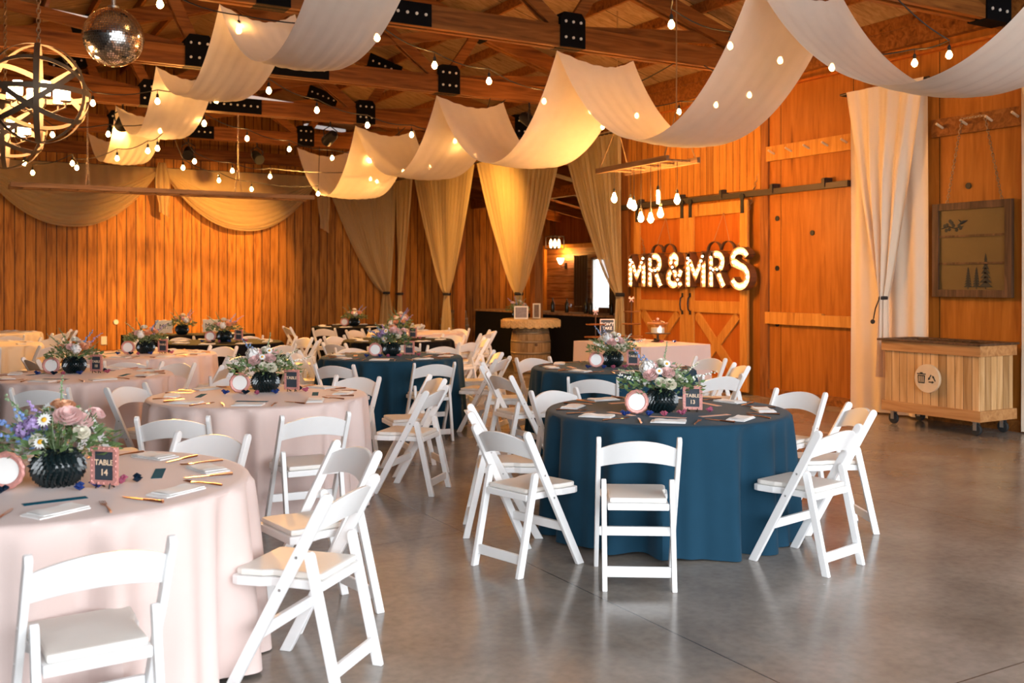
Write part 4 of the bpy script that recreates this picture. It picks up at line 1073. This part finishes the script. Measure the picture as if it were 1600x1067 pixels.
for i, (u, v, dep) in enumerate(((938,314,12.9),(971,326,12.5),(967,344,12.3),(980,345,12.1),(985,324,12.7),(1001,310,12.0),(1032,338,12.2),(1058,317,12.3))):
    Z = dep; lat = (u-800)/F*Z; h = CAMH+Z*(HOR-(v-8))/F+.05
    p = la.matrix_world
    wp = P(lat, dep, h); inv = (Matrix.Translation(la.location) @ Euler(la.rotation_euler).to_matrix().to_4x4()).inverted(); lp = inv @ wp
    top = Vector((max(-.78, min(.78, lp.x)), max(-.22, min(.22, lp.y)), 0))
    lp = Vector((top.x, top.y, lp.z))
    c = MB().tube([(0,0,.09),(0,0,-lp.z)], .004, 5).build('cord', M['cable'], la); c.location = lp
    s = bpy.data.objects.new('socket', SOCK); COL.objects.link(s); s.parent = c
    b = bpy.data.objects.new('bulb', EDT if i == 5 else EDB); COL.objects.link(b); b.parent = c
for sx in (-.74, .74):
    MB().tube([(sx,-.23,.03),(sx*.9,0,.62),(sx,.23,.03)], .009, 6).build('rope', M['rope'], la)
    MB().tube([(sx*.9,0,.62),(sx*.9,0,2.15)], .009, 6).build('rope', M['rope'], la)
lb = ladder('hanging_ladder', 4.5, .42, 12, M['oldwood']); lb.location = (3.15, 16.1, 2.96); tag(lb, 'long weathered ladder hanging on chains before the sheer swags', 'ladder')
for sx in (-1.2, 1.05):
    c = MB(); chain_mesh(c, (sx,-.2,.04), (sx,0,.5)); chain_mesh(c, (sx,.2,.04), (sx,0,.5)); chain_mesh(c, (sx,0,.5), (sx,0,1.3)); c.build('hanging_chain', M['chain'], lb)

# ------------------------------------------------------------------ orb chandeliers
def make_orb():
    o = empty('orb_chandelier')
    R = .45
    for i, (ax, ay) in enumerate(((0,0),(0,60),(0,120),(90,0),(62,20),(62,140),(62,260))):
        rot = Euler((math.radians(90 if i < 3 else 0), 0, 0)).to_matrix()
        if i < 3: M3 = Matrix.Rotation(math.radians(ay), 3, 'Z') @ Matrix.Rotation(PI/2, 3, 'X')
        elif i == 3: M3 = Matrix.Identity(3)
        else: M3 = Matrix.Rotation(math.radians(ay), 3, 'Z') @ Matrix.Rotation(math.radians(38), 3, 'X')
        rr = R-.004*i; m = MB(); n = 56; q = .024
        vs = []; fs = []
        for k in range(n):
            t = 2*PI*k/n
            for r_, z_ in ((rr,-q),(rr,q),(rr-.004,q),(rr-.004,-q)): vs.append(M3 @ Vector((r_*math.cos(t), r_*math.sin(t), z_)))
        for k in range(n):
            for c in range(4): a = k*4+c; b = k*4+(c+1) % 4; a2 = ((k+1) % n)*4+c; b2 = ((k+1) % n)*4+(c+1) % 4; fs.append((a, a2, b2, b))
        m.add(vs, fs, True); m.build('band', M['band'], o)
    MB().tube([(0,0,.46),(0,0,-.16)], .012, 8).build('stem', M['band'], o)
    for k in range(6):
        a = 2*PI*k/6+.3; x, y = .23*math.cos(a), .23*math.sin(a)
        arm = MB().tube([(0,0,-.13),(x*.5,y*.5,-.17),(x,y,-.12),(x,y,-.07)], .008, 6).build('arm', M['band'], o)
        MB().lathe([(.001,-.072),(.045,-.07),(.05,-.06),(.012,-.055)], 14, (x,y,0)).build('candle_cup', M['band'], arm)
        MB().lathe([(.038,-.05),(.040,.07),(.036,.072),(.001,.06)], 16, (x,y,0)).build('candle_shade', M['candle'], arm)
    c = MB(); chain_mesh(c, (0,0,.46), (0,0,2.4), .06, .005); c.build('hanging_chain', M['chain'], o)
    return o
ORB = Proto(make_orb())
for p, lab in ((px(60,146,3.27), 'larger glowing orb chandelier of metal bands, hanging front left'), (px(8,202,3.30), 'lower orb chandelier cut by the left edge, behind the larger one')):
    o = ORB.put(p, .4); tag(o, lab, 'chandelier', 'orb chandeliers')
# disco ball
db = empty('disco_ball', (1.38, 9.6, 3.78)); tag(db, 'large mirrored disco ball hanging from the second truss', 'disco ball')
MB().ball((0,0,0), .258, 40, 24).build('core', M['ballcore'], db)
m = MB(); R = .265; rows = 38
for j in range(rows):
    t0_, t1_ = -PI/2+PI*(j+.08)/rows, -PI/2+PI*(j+.92)/rows; tm = (t0_+t1_)/2; n = max(4, int(2*PI*math.cos(tm)/(PI/rows)))
    for k in range(n):
        a0, a1 = 2*PI*(k+.08)/n, 2*PI*(k+.92)/n; am = (a0+a1)/2
        nrm = Vector((math.cos(tm)*math.cos(am), math.cos(tm)*math.sin(am), math.sin(tm))); nrm = (nrm+Vector((random.gauss(0,.02), random.gauss(0,.02), random.gauss(0,.02)))).normalized()
        c = Vector((math.cos(tm)*math.cos(am), math.cos(tm)*math.sin(am), math.sin(tm)))*R; h = R*(t1_-t0_)/2; wv = R*math.cos(tm)*(a1-a0)/2
        e = Vector((-math.sin(am), math.cos(am), 0)); e = (e-nrm*e.dot(nrm)).normalized(); f = nrm.cross(e)
        m.add([c-e*wv-f*h, c+e*wv-f*h, c+e*wv+f*h, c-e*wv+f*h], [(0,1,2,3)])
m.build('mirror_tiles', M['mirror'], db)
m = MB(); m.lathe([(.05,.25),(.05,.28),(.02,.29),(.02,.34)], 16); m.tube([(0,0,.33),(0,0,.47)], .006, 6); m.build('hanger', M['steel'], db)

# stage lights on the trusses; the door and curtain ones are added fill
def stage_light(p, tgt, lab, power, ang=50, color=WARM, lens='bluelens'):
    o = empty('stage_light', p); tag(o, lab, 'stage light', 'stage lights on the trusses')
    d = (Vector(tgt)-Vector(p)).normalized(); u = d.orthogonal().normalized()
    m = MB(); m.tube([-d*.16, -d*.12, d*.02, d*.14], [.05,.085,.095,.10], 16); m.build('can', M['blackmetal'], o)
    m = MB(); m.tube([d*.1405, d*.143], [.088,.088], 16); m.build('lens', M[lens], o)
    s = Vector((-d.y, d.x, 0)).normalized(); m = MB(); m.tube([s*.11, s*.125+Vector((0,0,.12)), Vector((0,0,.20)), -s*.125+Vector((0,0,.12)), -s*.11], .010, 6); m.tube([(0,0,.19),(0,0,.30)], .014, 6)
    m.build('yoke', M['blackmetal'], o)
    if power:
        L = light('SPOT', 'stage_beam', Vector(p)+d*.17, power, color, .08, target=tgt); L.data.spot_size = math.radians(ang); L.data.spot_blend = .8; L.parent = None
    return o
stage_light((5.75, 16.1, 4.0), (4.9, 22.5, 1.9), 'black stage light with blue lens clamped above the centre of the hall', 2700, 46)
stage_light((2.45, 16.1, 4.0), (2.2, 22.5, 1.6), 'black stage light under the fourth truss at left', 500, 60)
stage_light((7.75, 12.9, 4.0), (9.8, 11.3, 2.2), 'added black stage light under the third truss aimed at the doors', 130, 85)  # added lamp, no fixture seen here; brightens the sliding doors
stage_light((7.9, 16.2, 3.98), (9.7, 17.8, 2.4), 'added small black stage light near the golden curtains', 420, 100)  # invented spot that lifts the sheer curtains

# white tube fixtures in the roof
for i, (u, v, h) in enumerate(((88,20,5.3),(420,157,5.0),(508,200,5.0))):
    p = px(u, v, h); o = MB().box(-.55,.55,-.06,.06,-.03,.03).build('tube_fixture', M['tube'], bevel=.01)
    q = roofz(p.x)-.22; o.location = (p.x, p.y, min(h, q)); o.rotation_euler = (0, 0, .35)
    tag(o, 'slim white ceiling fixture '+('above the orb lights at the top left', 'between the left swags and the third truss', 'far back left of the golden curtains')[i], 'ceiling light', 'slim white roof fixtures')

# ------------------------------------------------------------------ marquee sign
ms = empty('marquee_sign', (9.57, 11.46, 1.52)); tag(ms, 'lit marquee letter sign reading MR & MRS hung over the sliding doors', 'sign')
MBULB = MB().ball((0,0,0), .015, 8, 6).mesh('bulb', M['marbulb'])
def arc(cx, cz, rx, rz, a0, a1, n=10): return [(cx+rx*math.cos(math.radians(a0+(a1-a0)*k/n)), cz+rz*math.sin(math.radians(a0+(a1-a0)*k/n))) for k in range(n+1)]
LET = {
 'M': ([[(0,0),(0,.44)],[(0,.44),(.17,.12),(.34,.44)],[(.34,.44),(.34,0)]], .34),
 'R': ([[(0,0),(0,.44)],[(0,.44)]+arc(.12,.33,.12,.11,90,-90,8)+[(0,.22)],[(.12,.22),(.25,0)]], .25),
 'S': ([arc(.14,.345,.125,.10,25,205,10)+arc(.14,.125,.135,.125,80,-155,14)], .28),
 '&': ([[(.28,0),(.08,.30)]+arc(.13,.365,.07,.075,200,-20,9)+[(.06,.20)]+arc(.12,.11,.11,.11,140,325,10)+[(.29,.20)]], .29),
}
def letter(ch, y, sc=1.0, dz=0):
    strokes, wd = LET[ch]; wst = .106
    face = MB(); rim = MB(); bp = []
    for st in strokes:
        pts = [(a*sc, b*sc+dz) for a, b in st]
        # ribbon (a runs to the right in the picture = -y)
        V = [Vector(p) for p in pts]; n = len(V); L = []; Rr = []
        for i in range(n):
            d = (V[min(i+1, n-1)]-V[max(i-1, 0)]).normalized(); nn = Vector((-d.y, d.x))
            k = 1.0
            if 0 < i < n-1:
                d1 = (V[i]-V[i-1]).normalized(); c_ = max(.6, d.dot(d1)); k = 1/c_
            e = Vector((0,0))
            if i == 0: e = -d*.0
            L.append(V[i]+nn*wst/2*k+e); Rr.append(V[i]-nn*wst/2*k+e)
        d0 = (V[0]-V[1]).normalized()*.03; d1 = (V[-1]-V[-2]).normalized()*.03
        L[0] += d0; Rr[0] += d0; L[-1] += d1; Rr[-1] += d1
        for i in range(n-1):
            q = [L[i], L[i+1], Rr[i+1], Rr[i]]
            face.add([(.0, -a.x, a.y) for a in q], [(0,1,2,3)])
        loop = L+Rr[::-1]
        for i in range(len(loop)):
            a, b = loop[i], loop[(i+1) % len(loop)]
            rim.add([(-.030,-a.x,a.y),(-.030,-b.x,b.y),(.10,-b.x,b.y),(.10,-a.x,a.y)], [(0,1,2,3)])
        ln = 0; dist = .055; acc = .02
        for a, b in zip(V[:-1], V[1:]):
            s = (b-a).length
            while acc < s: 
                q = a.lerp(b, acc/s)
                if all((q-z).length > .05 for z in bp): bp.append(q)
                acc += .075
            acc -= s
        if all((V[-1]-z).length > .05 for z in bp): bp.append(V[-1])
    fo = face.build('letter_'+{'M':'m','R':'r','S':'s','&':'ampersand'}[ch], M['marquee'], ms); fo.location = (0, y, 0)
    rim.build('letter_rim', M['marrim'], fo, solid=.004)
    for q in bp:
        b = bpy.data.objects.new('bulb', MBULB); COL.objects.link(b); b.parent = fo; b.location = (-.026, -q.x, q.y)
y = 1.31
for ch, sc, dz, gap in (('M',1,0,.50),('R',1,0,.44),('&',1,0,.46),('M',1,0,.50),('R',1,0,.43),('S',1.12,-.02,0)):
    letter(ch, y, sc, dz); y -= gap
for z in (-.03, .475): MB().tube([(.05, 1.36, z), (.05, -1.28, z)], .004, 5).build('wire_frame', M['blackmetal'], ms)
c = MB(); chain_mesh(c, (.1, 1.1, .46), (.22, 1.42, 1.3), .06, .005); c.build('hanging_chain', M['chain'], ms)
c = MB(); chain_mesh(c, (.1, -1.0, .46), (.2, -1.32, 1.55), .06, .005); c.build('hanging_chain', M['chain'], ms)
# hoop hearts hung on the doors
for y0, lab in ((12.02, 'dark hoop heart hung on the left sliding door behind the sign'), (10.73, 'dark hoop heart hung on the right sliding door behind the sign')):
    o = empty('hoop_heart', (9.62, y0, 2.05)); tag(o, lab, 'heart', 'hoop hearts on the doors')
    def hz(t): return Vector((0, 0.0175*16*math.sin(t)**3*1.0, .0175*(13*math.cos(t)-5*math.cos(2*t)-2*math.cos(3*t)-math.cos(4*t))-.12))
    n = 48; vs = []; fs = []
    for k in range(n):
        q = hz(2*PI*k/n); vs += [q+Vector((-.03,0,0)), q+Vector((.03,0,0))]
    for k in range(n): a = 2*k; b = (2*k+2) % (2*n); fs.append((a, b, b+1, a+1))
    m = MB(); m.add(vs, fs, True); m.build('hoop', M['hoop'] if False else M['darkwood'], o, solid=.006)
    MB().tube([(0,.16,.10),(.04,0,.50),(0,-.16,.10)], .004, 5).build('cord', M['rope'], o)

# ------------------------------------------------------------------ head table
ht = (3.35, 15.75)
def box_cloth(lx, ly, h, seed=1, amp=.02):
    m = MB(); rnd = random.Random(seed); per = []
    n = 40
    c = [(-lx/2,-ly/2),(lx/2,-ly/2),(lx/2,ly/2),(-lx/2,ly/2)]
    for i in range(4):
        a, b = Vector(c[i]), Vector(c[(i+1) % 4])
        for k in range(n): per.append(a.lerp(b, k/n))
    N_ = len(per); rows = []
    for j in range(9):
        z = h-(h-.015)*j/8; rows.append([])
        for k, q in enumerate(per):
            d = q.normalized(); f = amp*(j/8)*(math.sin(k*.75+seed)+.5*math.sin(k*1.9))+.02*(j/8)
            rows[-1].append((q.x+d.x*f, q.y+d.y*f, z))
    vs = [v for r in rows for v in r]; fs = [(j*N_+k, (j+1)*N_+k, (j+1)*N_+(k+1) % N_, j*N_+(k+1) % N_) for j in range(8) for k in range(N_)]
    fs.append(tuple(range(N_))); m.add(vs, fs, True)
    return m
def cloth_table(x, y, lx, ly, h, mat, tlab, clab, rz=0, seed=1):
    t = empty('banquet_table', (x, y, 0), rz); tag(t, tlab, 'table', 'rectangular banquet tables')
    MB().box(-lx/2+.02, lx/2-.02, -ly/2+.02, ly/2-.02, h-.04, h-.01).build('tabletop', M['slice'], t)
    for sx in (-1,1):
        for sy in (-1,1): MB().tube([(sx*(lx/2-.12), sy*(ly/2-.1), h-.041), (sx*(lx/2-.12), sy*(ly/2-.1), .002)], .015, 6).build('leg', M['blackmetal'], t)
    o = box_cloth(lx, ly, h, seed).build('tablecloth', mat); o.location = (x, y, 0); o.rotation_euler = (0,0,rz); tag(o, clab, 'tablecloth'); return o
cloth_table(ht[0], ht[1], 1.85, .75, .76, M['black'], 'long head table hidden under its black cloth', 'black cloth of the head table by the board wall')
vz = .7615
inst('flower_vase', VASE, (3.25, 15.75, vz), 0, 'round black vase in the middle of the head table', 'vase', 'black vases of the centrepieces')
b = BQ[2].put((3.25, 15.75, vz), .6); tag(b, 'ivory and peach bouquet on the head table', 'bouquet', 'centrepiece bouquets')
for x, tx in ((2.98, 'Mr.'), (3.68, 'Mrs.')):
    s = empty('table_sign', (x, 15.72, vz)); tag(s, 'ivory scalloped sign reading %s on the head table' % tx, 'sign', 'ivory signs on the head table'); s.rotation_euler = (0,0,CAMRZ)
    ol = [(.13*math.cos(t)*(1+.05*math.cos(8*t))*1.0/max(abs(math.cos(t)), abs(math.sin(t)))**.8, .10*math.sin(t)*(1+.05*math.cos(8*t))/max(abs(math.cos(t)), abs(math.sin(t)))**.8) for t in [2*PI*k/48 for k in range(48)]]
    MB().prism(ol, .02, (0,0,.125), (1,0,0), (0,0,1)).build('plaque', M['whiteframe'], s, bevel=.003)
    text_obj('lettering', tx, .10, .001, M['print'], s, (0,-.0108,.125), (PI/2,0,0), 0)
for i, x in enumerate((2.65, 4.0)):
    inst('napkin', NAP, (x, 15.6, vz), .1+i*.3, 'folded napkin at the %s end of the head table' % ('left','right')[i], 'napkin', 'napkins on the head table')

# ------------------------------------------------------------------ dessert table
cloth_table(8.10, 10.62, 1.12, 1.5, .76, M['blush'], 'rectangular dessert table under its blush cloth', 'blush cloth of the rectangular dessert table', seed=4)
def tier_stand(x, y, n, lab, top=True):
    o = empty('tiered_stand', (x, y, .7615)); tag(o, lab, 'dessert stand', 'dessert stands'); hh = .17
    MB().tube([(0,0,.0),(0,0,.06+hh*n)], .008, 8).build('rod', M['darkwood'], o)
    for k in range(n):
        MB().lathe([(.001,.05+k*hh),(.15-.02*k,.05+k*hh),(.155-.02*k,.062+k*hh),(.001,.064+k*hh)], 24).build('tier', M['beam'], o)
    MB().lathe([(.06,.0),(.055,.01),(.01,.02)], 16).build('foot', M['darkwood'], o)
    if top:
        m = MB()
        for s in (-1,1): m.tube([(0,0,.06+hh*n),(s*.035,0,.09+hh*n),(s*.045,0,.07+hh*n),(0,0,.06+hh*n)], .007, 6); m.tube([(0,0,.06+hh*n),(s*.03,0,.02+hh*n)], .006, 5)
        m.build('bow', M['pink'], o)
tier_stand(8.28, 11.05, 3, 'three-tier wooden dessert stand with a pink bow, near the doors')
tier_stand(7.75, 11.15, 2, 'two-tier wooden dessert stand with a pink bow, left on the dessert table')
cs = empty('cake_stand', (8.38, 10.60, .7615)); tag(cs, 'footed cake stand with a glass dome and gold rim', 'cake stand')
MB().lathe([(.09,0),(.085,.01),(.018,.03),(.015,.09),(.04,.105),(.17,.11),(.172,.12),(.001,.121)], 28).build('pedestal', M['darkwood'], cs)
MB().lathe([(.135,.122),(.135,.22),(.12,.26),(.06,.285),(.001,.29)], 28, cap=False).build('glass_dome', M['glass'], cs)
MB().lathe([(.137,.24),(.142,.25),(.137,.26)], 28, cap=False).build('gold_rim', M['gold'], cs, solid=.004)
MB().lathe([(.001,.123),(.09,.123),(.09,.19),(.001,.195)], 24).build('cake', M['ivory'], cs)
MB().lathe([(.008,.29),(.018,.305),(.018,.315),(.001,.325)], 12).build('knob', M['pink'], cs)
ds = empty('letter_board', (7.92, 11.12, .7615), CAMRZ); tag(ds, "small black framed board reading DON'T TAKE on the dessert table", 'sign')
MB().box(-.10,.10,-.010,.010,.0,.30).build('frame', M['gold'], ds, bevel=.004); MB().box(-.088,.088,-.013,-.0105,.012,.288).build('board', M['board'], ds)
text_obj('lettering', "DON'T\nTAKE", .055, .0008, M['card'], ds, (0,-.0145,.20), (PI/2,0,0), .001)
for i, (x, y_) in enumerate(((8.1,10.9),(8.2,10.75),(8.05,10.7),(8.45,10.35),(8.3,10.42),(8.5,10.8))):
    inst('star_cluster', STARS[i % 3], (x, y_, .762), i, 'tiny shiny star cluster on the dessert table, %s' % ('by the tier stand','between the stands','near the table middle','at the right corner','before the cake stand','behind the cake stand')[i], 'star decoration', 'foil stars on the dessert table')

# ------------------------------------------------------------------ barrel with lace cloth, buffet, side room
def make_barrel():
    o = empty('wine_barrel'); H = .90
    m = MB(); n = 60
    prof = [(.27+.075*math.sin(PI*k/16), H*k/16) for k in range(17)]
    m.lathe(prof, n, wav=lambda t, r, z: 1-.012*(abs(math.sin(t*13)) < .12)); m.build('staves', M['barrel'], o)
    for z, w_ in ((.03,.05),(.20,.045),(.35,.04),(.55,.04),(.70,.045),(.87,.05)):
        f = lambda q: .27+.075*math.sin(PI*max(0, min(1, q/H)))+.004
        MB().lathe([(f(z-w_/2), max(.002, z-w_/2)), (f(z+w_/2), min(H-.001, z+w_/2))], 40, cap=False).build('hoop', M['hoop'], o, solid=.003)
    d = (-.25, -.9)
    MB().tube([(d[0]*.34, d[1]*.34, .50),(d[0]*.372, d[1]*.372, .50)], .026, 12).build('bung', M['darkwood'], o)
    return o
BAR = Proto(make_barrel())
o = BAR.put((8.87, 14.72, 0)); tag(o, 'oak wine barrel standing before the widest golden curtain', 'barrel', 'wine barrels')
o = BAR.put((10.5, 20.9, 0)); tag(o, 'dark wine barrel far back behind the second golden curtain', 'barrel', 'wine barrels')
bt = MB().lathe([(.001,.905),(.48,.905),(.485,.915),(.48,.925),(.001,.925)], 40).build('round_board', M['oldwood']); bt.location = (8.87, 14.72, 0); tag(bt, 'round wooden top laid on the wine barrel', 'table top')
m = MB(); m.grid(lambda u, v: ((.48*min(1, v/.6)+.015+.02*max(0, v-.6)+.012*math.sin(u*2*PI*22)*max(0, v-.6)/.4)*math.cos(u*2*PI) if v > 0 else 0, (.48*min(1, v/.6)+.015+.02*max(0, v-.6)+.012*math.sin(u*2*PI*22)*max(0, v-.6)/.4)*math.sin(u*2*PI) if v > 0 else 0, .930-(max(0, v-.6)/.4)*(.13+.022*abs(math.sin(u*2*PI*11)))), 176, 12, closed_u=True)
for j in range(4):
    for k in range(40):
        a = 2*PI*(k+.5*(j % 2))/40; m.ball((.507*math.cos(a), .507*math.sin(a), .90-.028*j), .016, 6, 4)
o = m.build('lace_cloth', M['doily'], solid=.002); o.location = (8.87, 14.72, 0); tag(o, 'gold crocheted lace cloth over the barrel top', 'cloth')
def photo_frame(x, y, w_, h_, rz, mat, lab):
    f = empty('photo_frame', (x, y, .934), rz); tag(f, lab, 'picture frame', 'photo frames on the barrel')
    t = .022
    fr = MB().box(-w_/2,w_/2,-.01,.008,0,t).box(-w_/2,w_/2,-.01,.008,h_-t,h_).box(-w_/2,-w_/2+t,-.01,.008,t,h_-t).box(w_/2-t,w_/2,-.01,.008,t,h_-t); fr.build('frame', mat, f)
    MB().box(-w_/2+t-.004,w_/2-t+.004,-.002,.003,t-.004,h_-t+.004).build('photo', M['photo'], f); MB().beam((0,.008,h_*.7),(0,.09,.003),.02,.004).build('strut', M['darkwood'], f)
photo_frame(8.62, 14.62, .24, .22, CAMRZ, M['whiteframe'], 'white photo frame standing left on the barrel')
photo_frame(8.98, 14.70, .15, .26, CAMRZ-.6, M['whiteframe'], 'narrow tall photo frame standing right on the barrel')
b = BQ[2].put((8.72, 14.90, .93), 1.8); tag(b, 'ivory and peach flowers behind the photo frames on the barrel', 'bouquet', 'centrepiece bouquets')
inst('flower_vase', VASE, (8.72, 14.90, .934), 0, 'dark vase behind the photo frames on the barrel', 'vase', 'black vases of the centrepieces')
cloth_table(10.62, 16.5, .8, 5.6, .93, M['black'], 'long buffet table hidden under its black cloth', 'black cloth of the long buffet behind the barrel', seed=6)
cloth_table(9.72, 16.25, .001+.55, 1.9, .88, M['black'], 'narrow side table hidden under a black cloth', 'black cloth of the narrow table right behind the barrel', seed=8) if False else None
MB_ = MB().box(-.42,.42,-2.82,2.82,0,.035).build('counter_top', M['oldwood'], bevel=.004); MB_.location = (10.62, 16.5, .935); tag(MB_, 'long wooden counter top on the black buffet behind the barrel', 'counter top')
BOT = MB().lathe([(.001,0),(.036,.0),(.038,.01),(.038,.16),(.030,.19),(.013,.22),(.012,.27),(.001,.272)], 14).mesh('bottle', M['bottle'])
GLS = MB().lathe([(.032,0),(.030,.003),(.004,.008),(.004,.08),(.03,.10),(.036,.14),(.032,.17)], 14, cap=False).mesh('wine_glass', M['glass'])
for i in range(9):
    y_ = 13.95+i*.33
    inst('bottle' if i % 3 else 'wine_glass', BOT if i % 3 else GLS, (10.5+.12*(i % 2), y_, .971), 0, ('dark bottle' if i % 3 else 'stemmed glass')+' on the counter, %s from its right end' % ('first','second','third','fourth','fifth','sixth','seventh','eighth','ninth')[i], 'bottle' if i % 3 else 'glass', 'bottles and glasses on the counter')
def stool(x, y, lab):
    o = empty('bar_stool', (x, y, 0)); tag(o, lab, 'stool', 'bar stools in the side room')
    MB().lathe([(.001,.72),(.17,.72),(.18,.74),(.17,.76),(.001,.77)], 20).build('seat', M['darkwood'], o)
    for k in range(4):
        a = PI/4+k*PI/2; MB().tube([(.12*math.cos(a),.12*math.sin(a),.719),(.2*math.cos(a),.2*math.sin(a),.002)], .014, 6).build('leg', M['darkwood'], o)
    MB().box(-.02,.02,-.17,.17,.85,1.05).build('back', M['darkwood'], o, bevel=.01)
for i in range(4): stool(11.6, 14.6+i*.9, 'dark bar stool behind the counter, %s from the right' % ('first','second','third','fourth')[i])
# dark curtains, sconce and pendant in the side room
for y0, y1, lb in ((20.36, 20.95, 'dark brown curtain left of the bright window'), (19.05, 19.44, 'dark brown curtain right of the bright window')):
    o = empty('window_curtain', (13.9, (y0+y1)/2, 0)); tag(o, lb, 'curtain', 'dark curtains at the bright window')
    MB().grid(lambda u, v: (.02*math.sin(u*5*2*PI), (u-.5)*(y1-y0), 2.22-2.21*v), 50, 6).build('cloth', M['brown'] if 'brown' in M else M.setdefault('brown', cloth('brown_curtain', (.10,.06,.03), .1)), o)
    MB().tube([(0,-(y1-y0)/2,2.22),(0,(y1-y0)/2,2.22)], .012, 6).build('rod', M['railmetal'], o)
sc = empty('wall_sconce', (13.98, 21.45, 2.0)); tag(sc, 'glowing bell-shaped wall sconce left of the bright window', 'lamp')
MB().box(-.02,.0,-.04,.04,-.10,.06).build('backplate', M['blackmetal'], sc); MB().tube([(-.02,0,-.04),(-.14,0,-.06),(-.16,0,.02)], .010, 8).build('arm', M['blackmetal'], sc)
MB().lathe([(.03,.02),(.05,.05),(.085,.13),(.095,.17),(.088,.17),(.045,.05)], 20, (-.16,0,0), cap=False).build('glass_shade', M['shade'], sc)
light('POINT', 'sconce_light', (13.78, 21.45, 2.22), 45, WARM, .05)
pn = px(867, 379, 2.45); pd = empty('pendant_lantern', pn); tag(pd, 'square lantern with three candle bulbs seen beside the widest golden curtain', 'lamp')
f = MB()
for s in (-1,1):
    for t in (-1,1): f.box(s*.15-.008,s*.15+.008,t*.15-.008,t*.15+.008,-.14,.14)
for z in (-.14,.14):
    for s in (-1,1): f.box(-.15,.15,s*.15-.008,s*.15+.008,z-.008,z+.008).box(s*.15-.008,s*.15+.008,-.142,.142,z-.008,z+.008)
f.tube([(0,0,.14),(0,0,1.42)], .006, 5); f.box(-.15,.15,-.01,.01,.13,.15).box(-.15,.15,-.01,.01,-.15,-.13)
f.build('cage', M['railmetal'], pd)
for k in (-1,0,1): MB().lathe([(.012,-.12),(.03,-.07),(.034,-.02),(.02,.05),(.001,.08)], 12, (k*.09*RX, k*.09*RY, 0)).build('candle_bulb', M['shade'], pd)
# white outlets on the board wall
for (u, v, h, lb) in ((162,532,.62,'white wall outlet low on the board wall, left of the head table'),(181,503,1.0,'round white thermostat on the board wall above the outlet')):
    Z = None
    t = (u-800)/F; d = (DY-t*.5); Z = YB/d; p = P(t*Z, Z, CAMH+Z*(HOR-v)/F)
    o = MB().box(-.06,.06,-.03,0,-.09,.09).build('wall_outlet' if v > 510 else 'thermostat', M['plastic'], bevel=.012) if v > 510 else MB().lathe([(.05,-.03),(.055,0)], 18, (0,0,0), 'y').build('thermostat', M['plastic'])
    o.location = (p.x, YB-.005, p.z); tag(o, lb, 'wall outlet' if v > 510 else 'thermostat')

stage_light((4.1, 19.3, 4.0), (2.4, 13.6, .8), 'added black stage light on the last truss aimed at the head table', 1700, 95, lens='blackmetal')  # extra lamp added to warm the head table area
stage_light((5.4, 19.3, 4.0), (6.2, 14.0, .8), 'added black stage light on the last truss aimed at the rear dark tables', 900, 90, lens='blackmetal')  # added without a seen source, warm fill for the rear tables
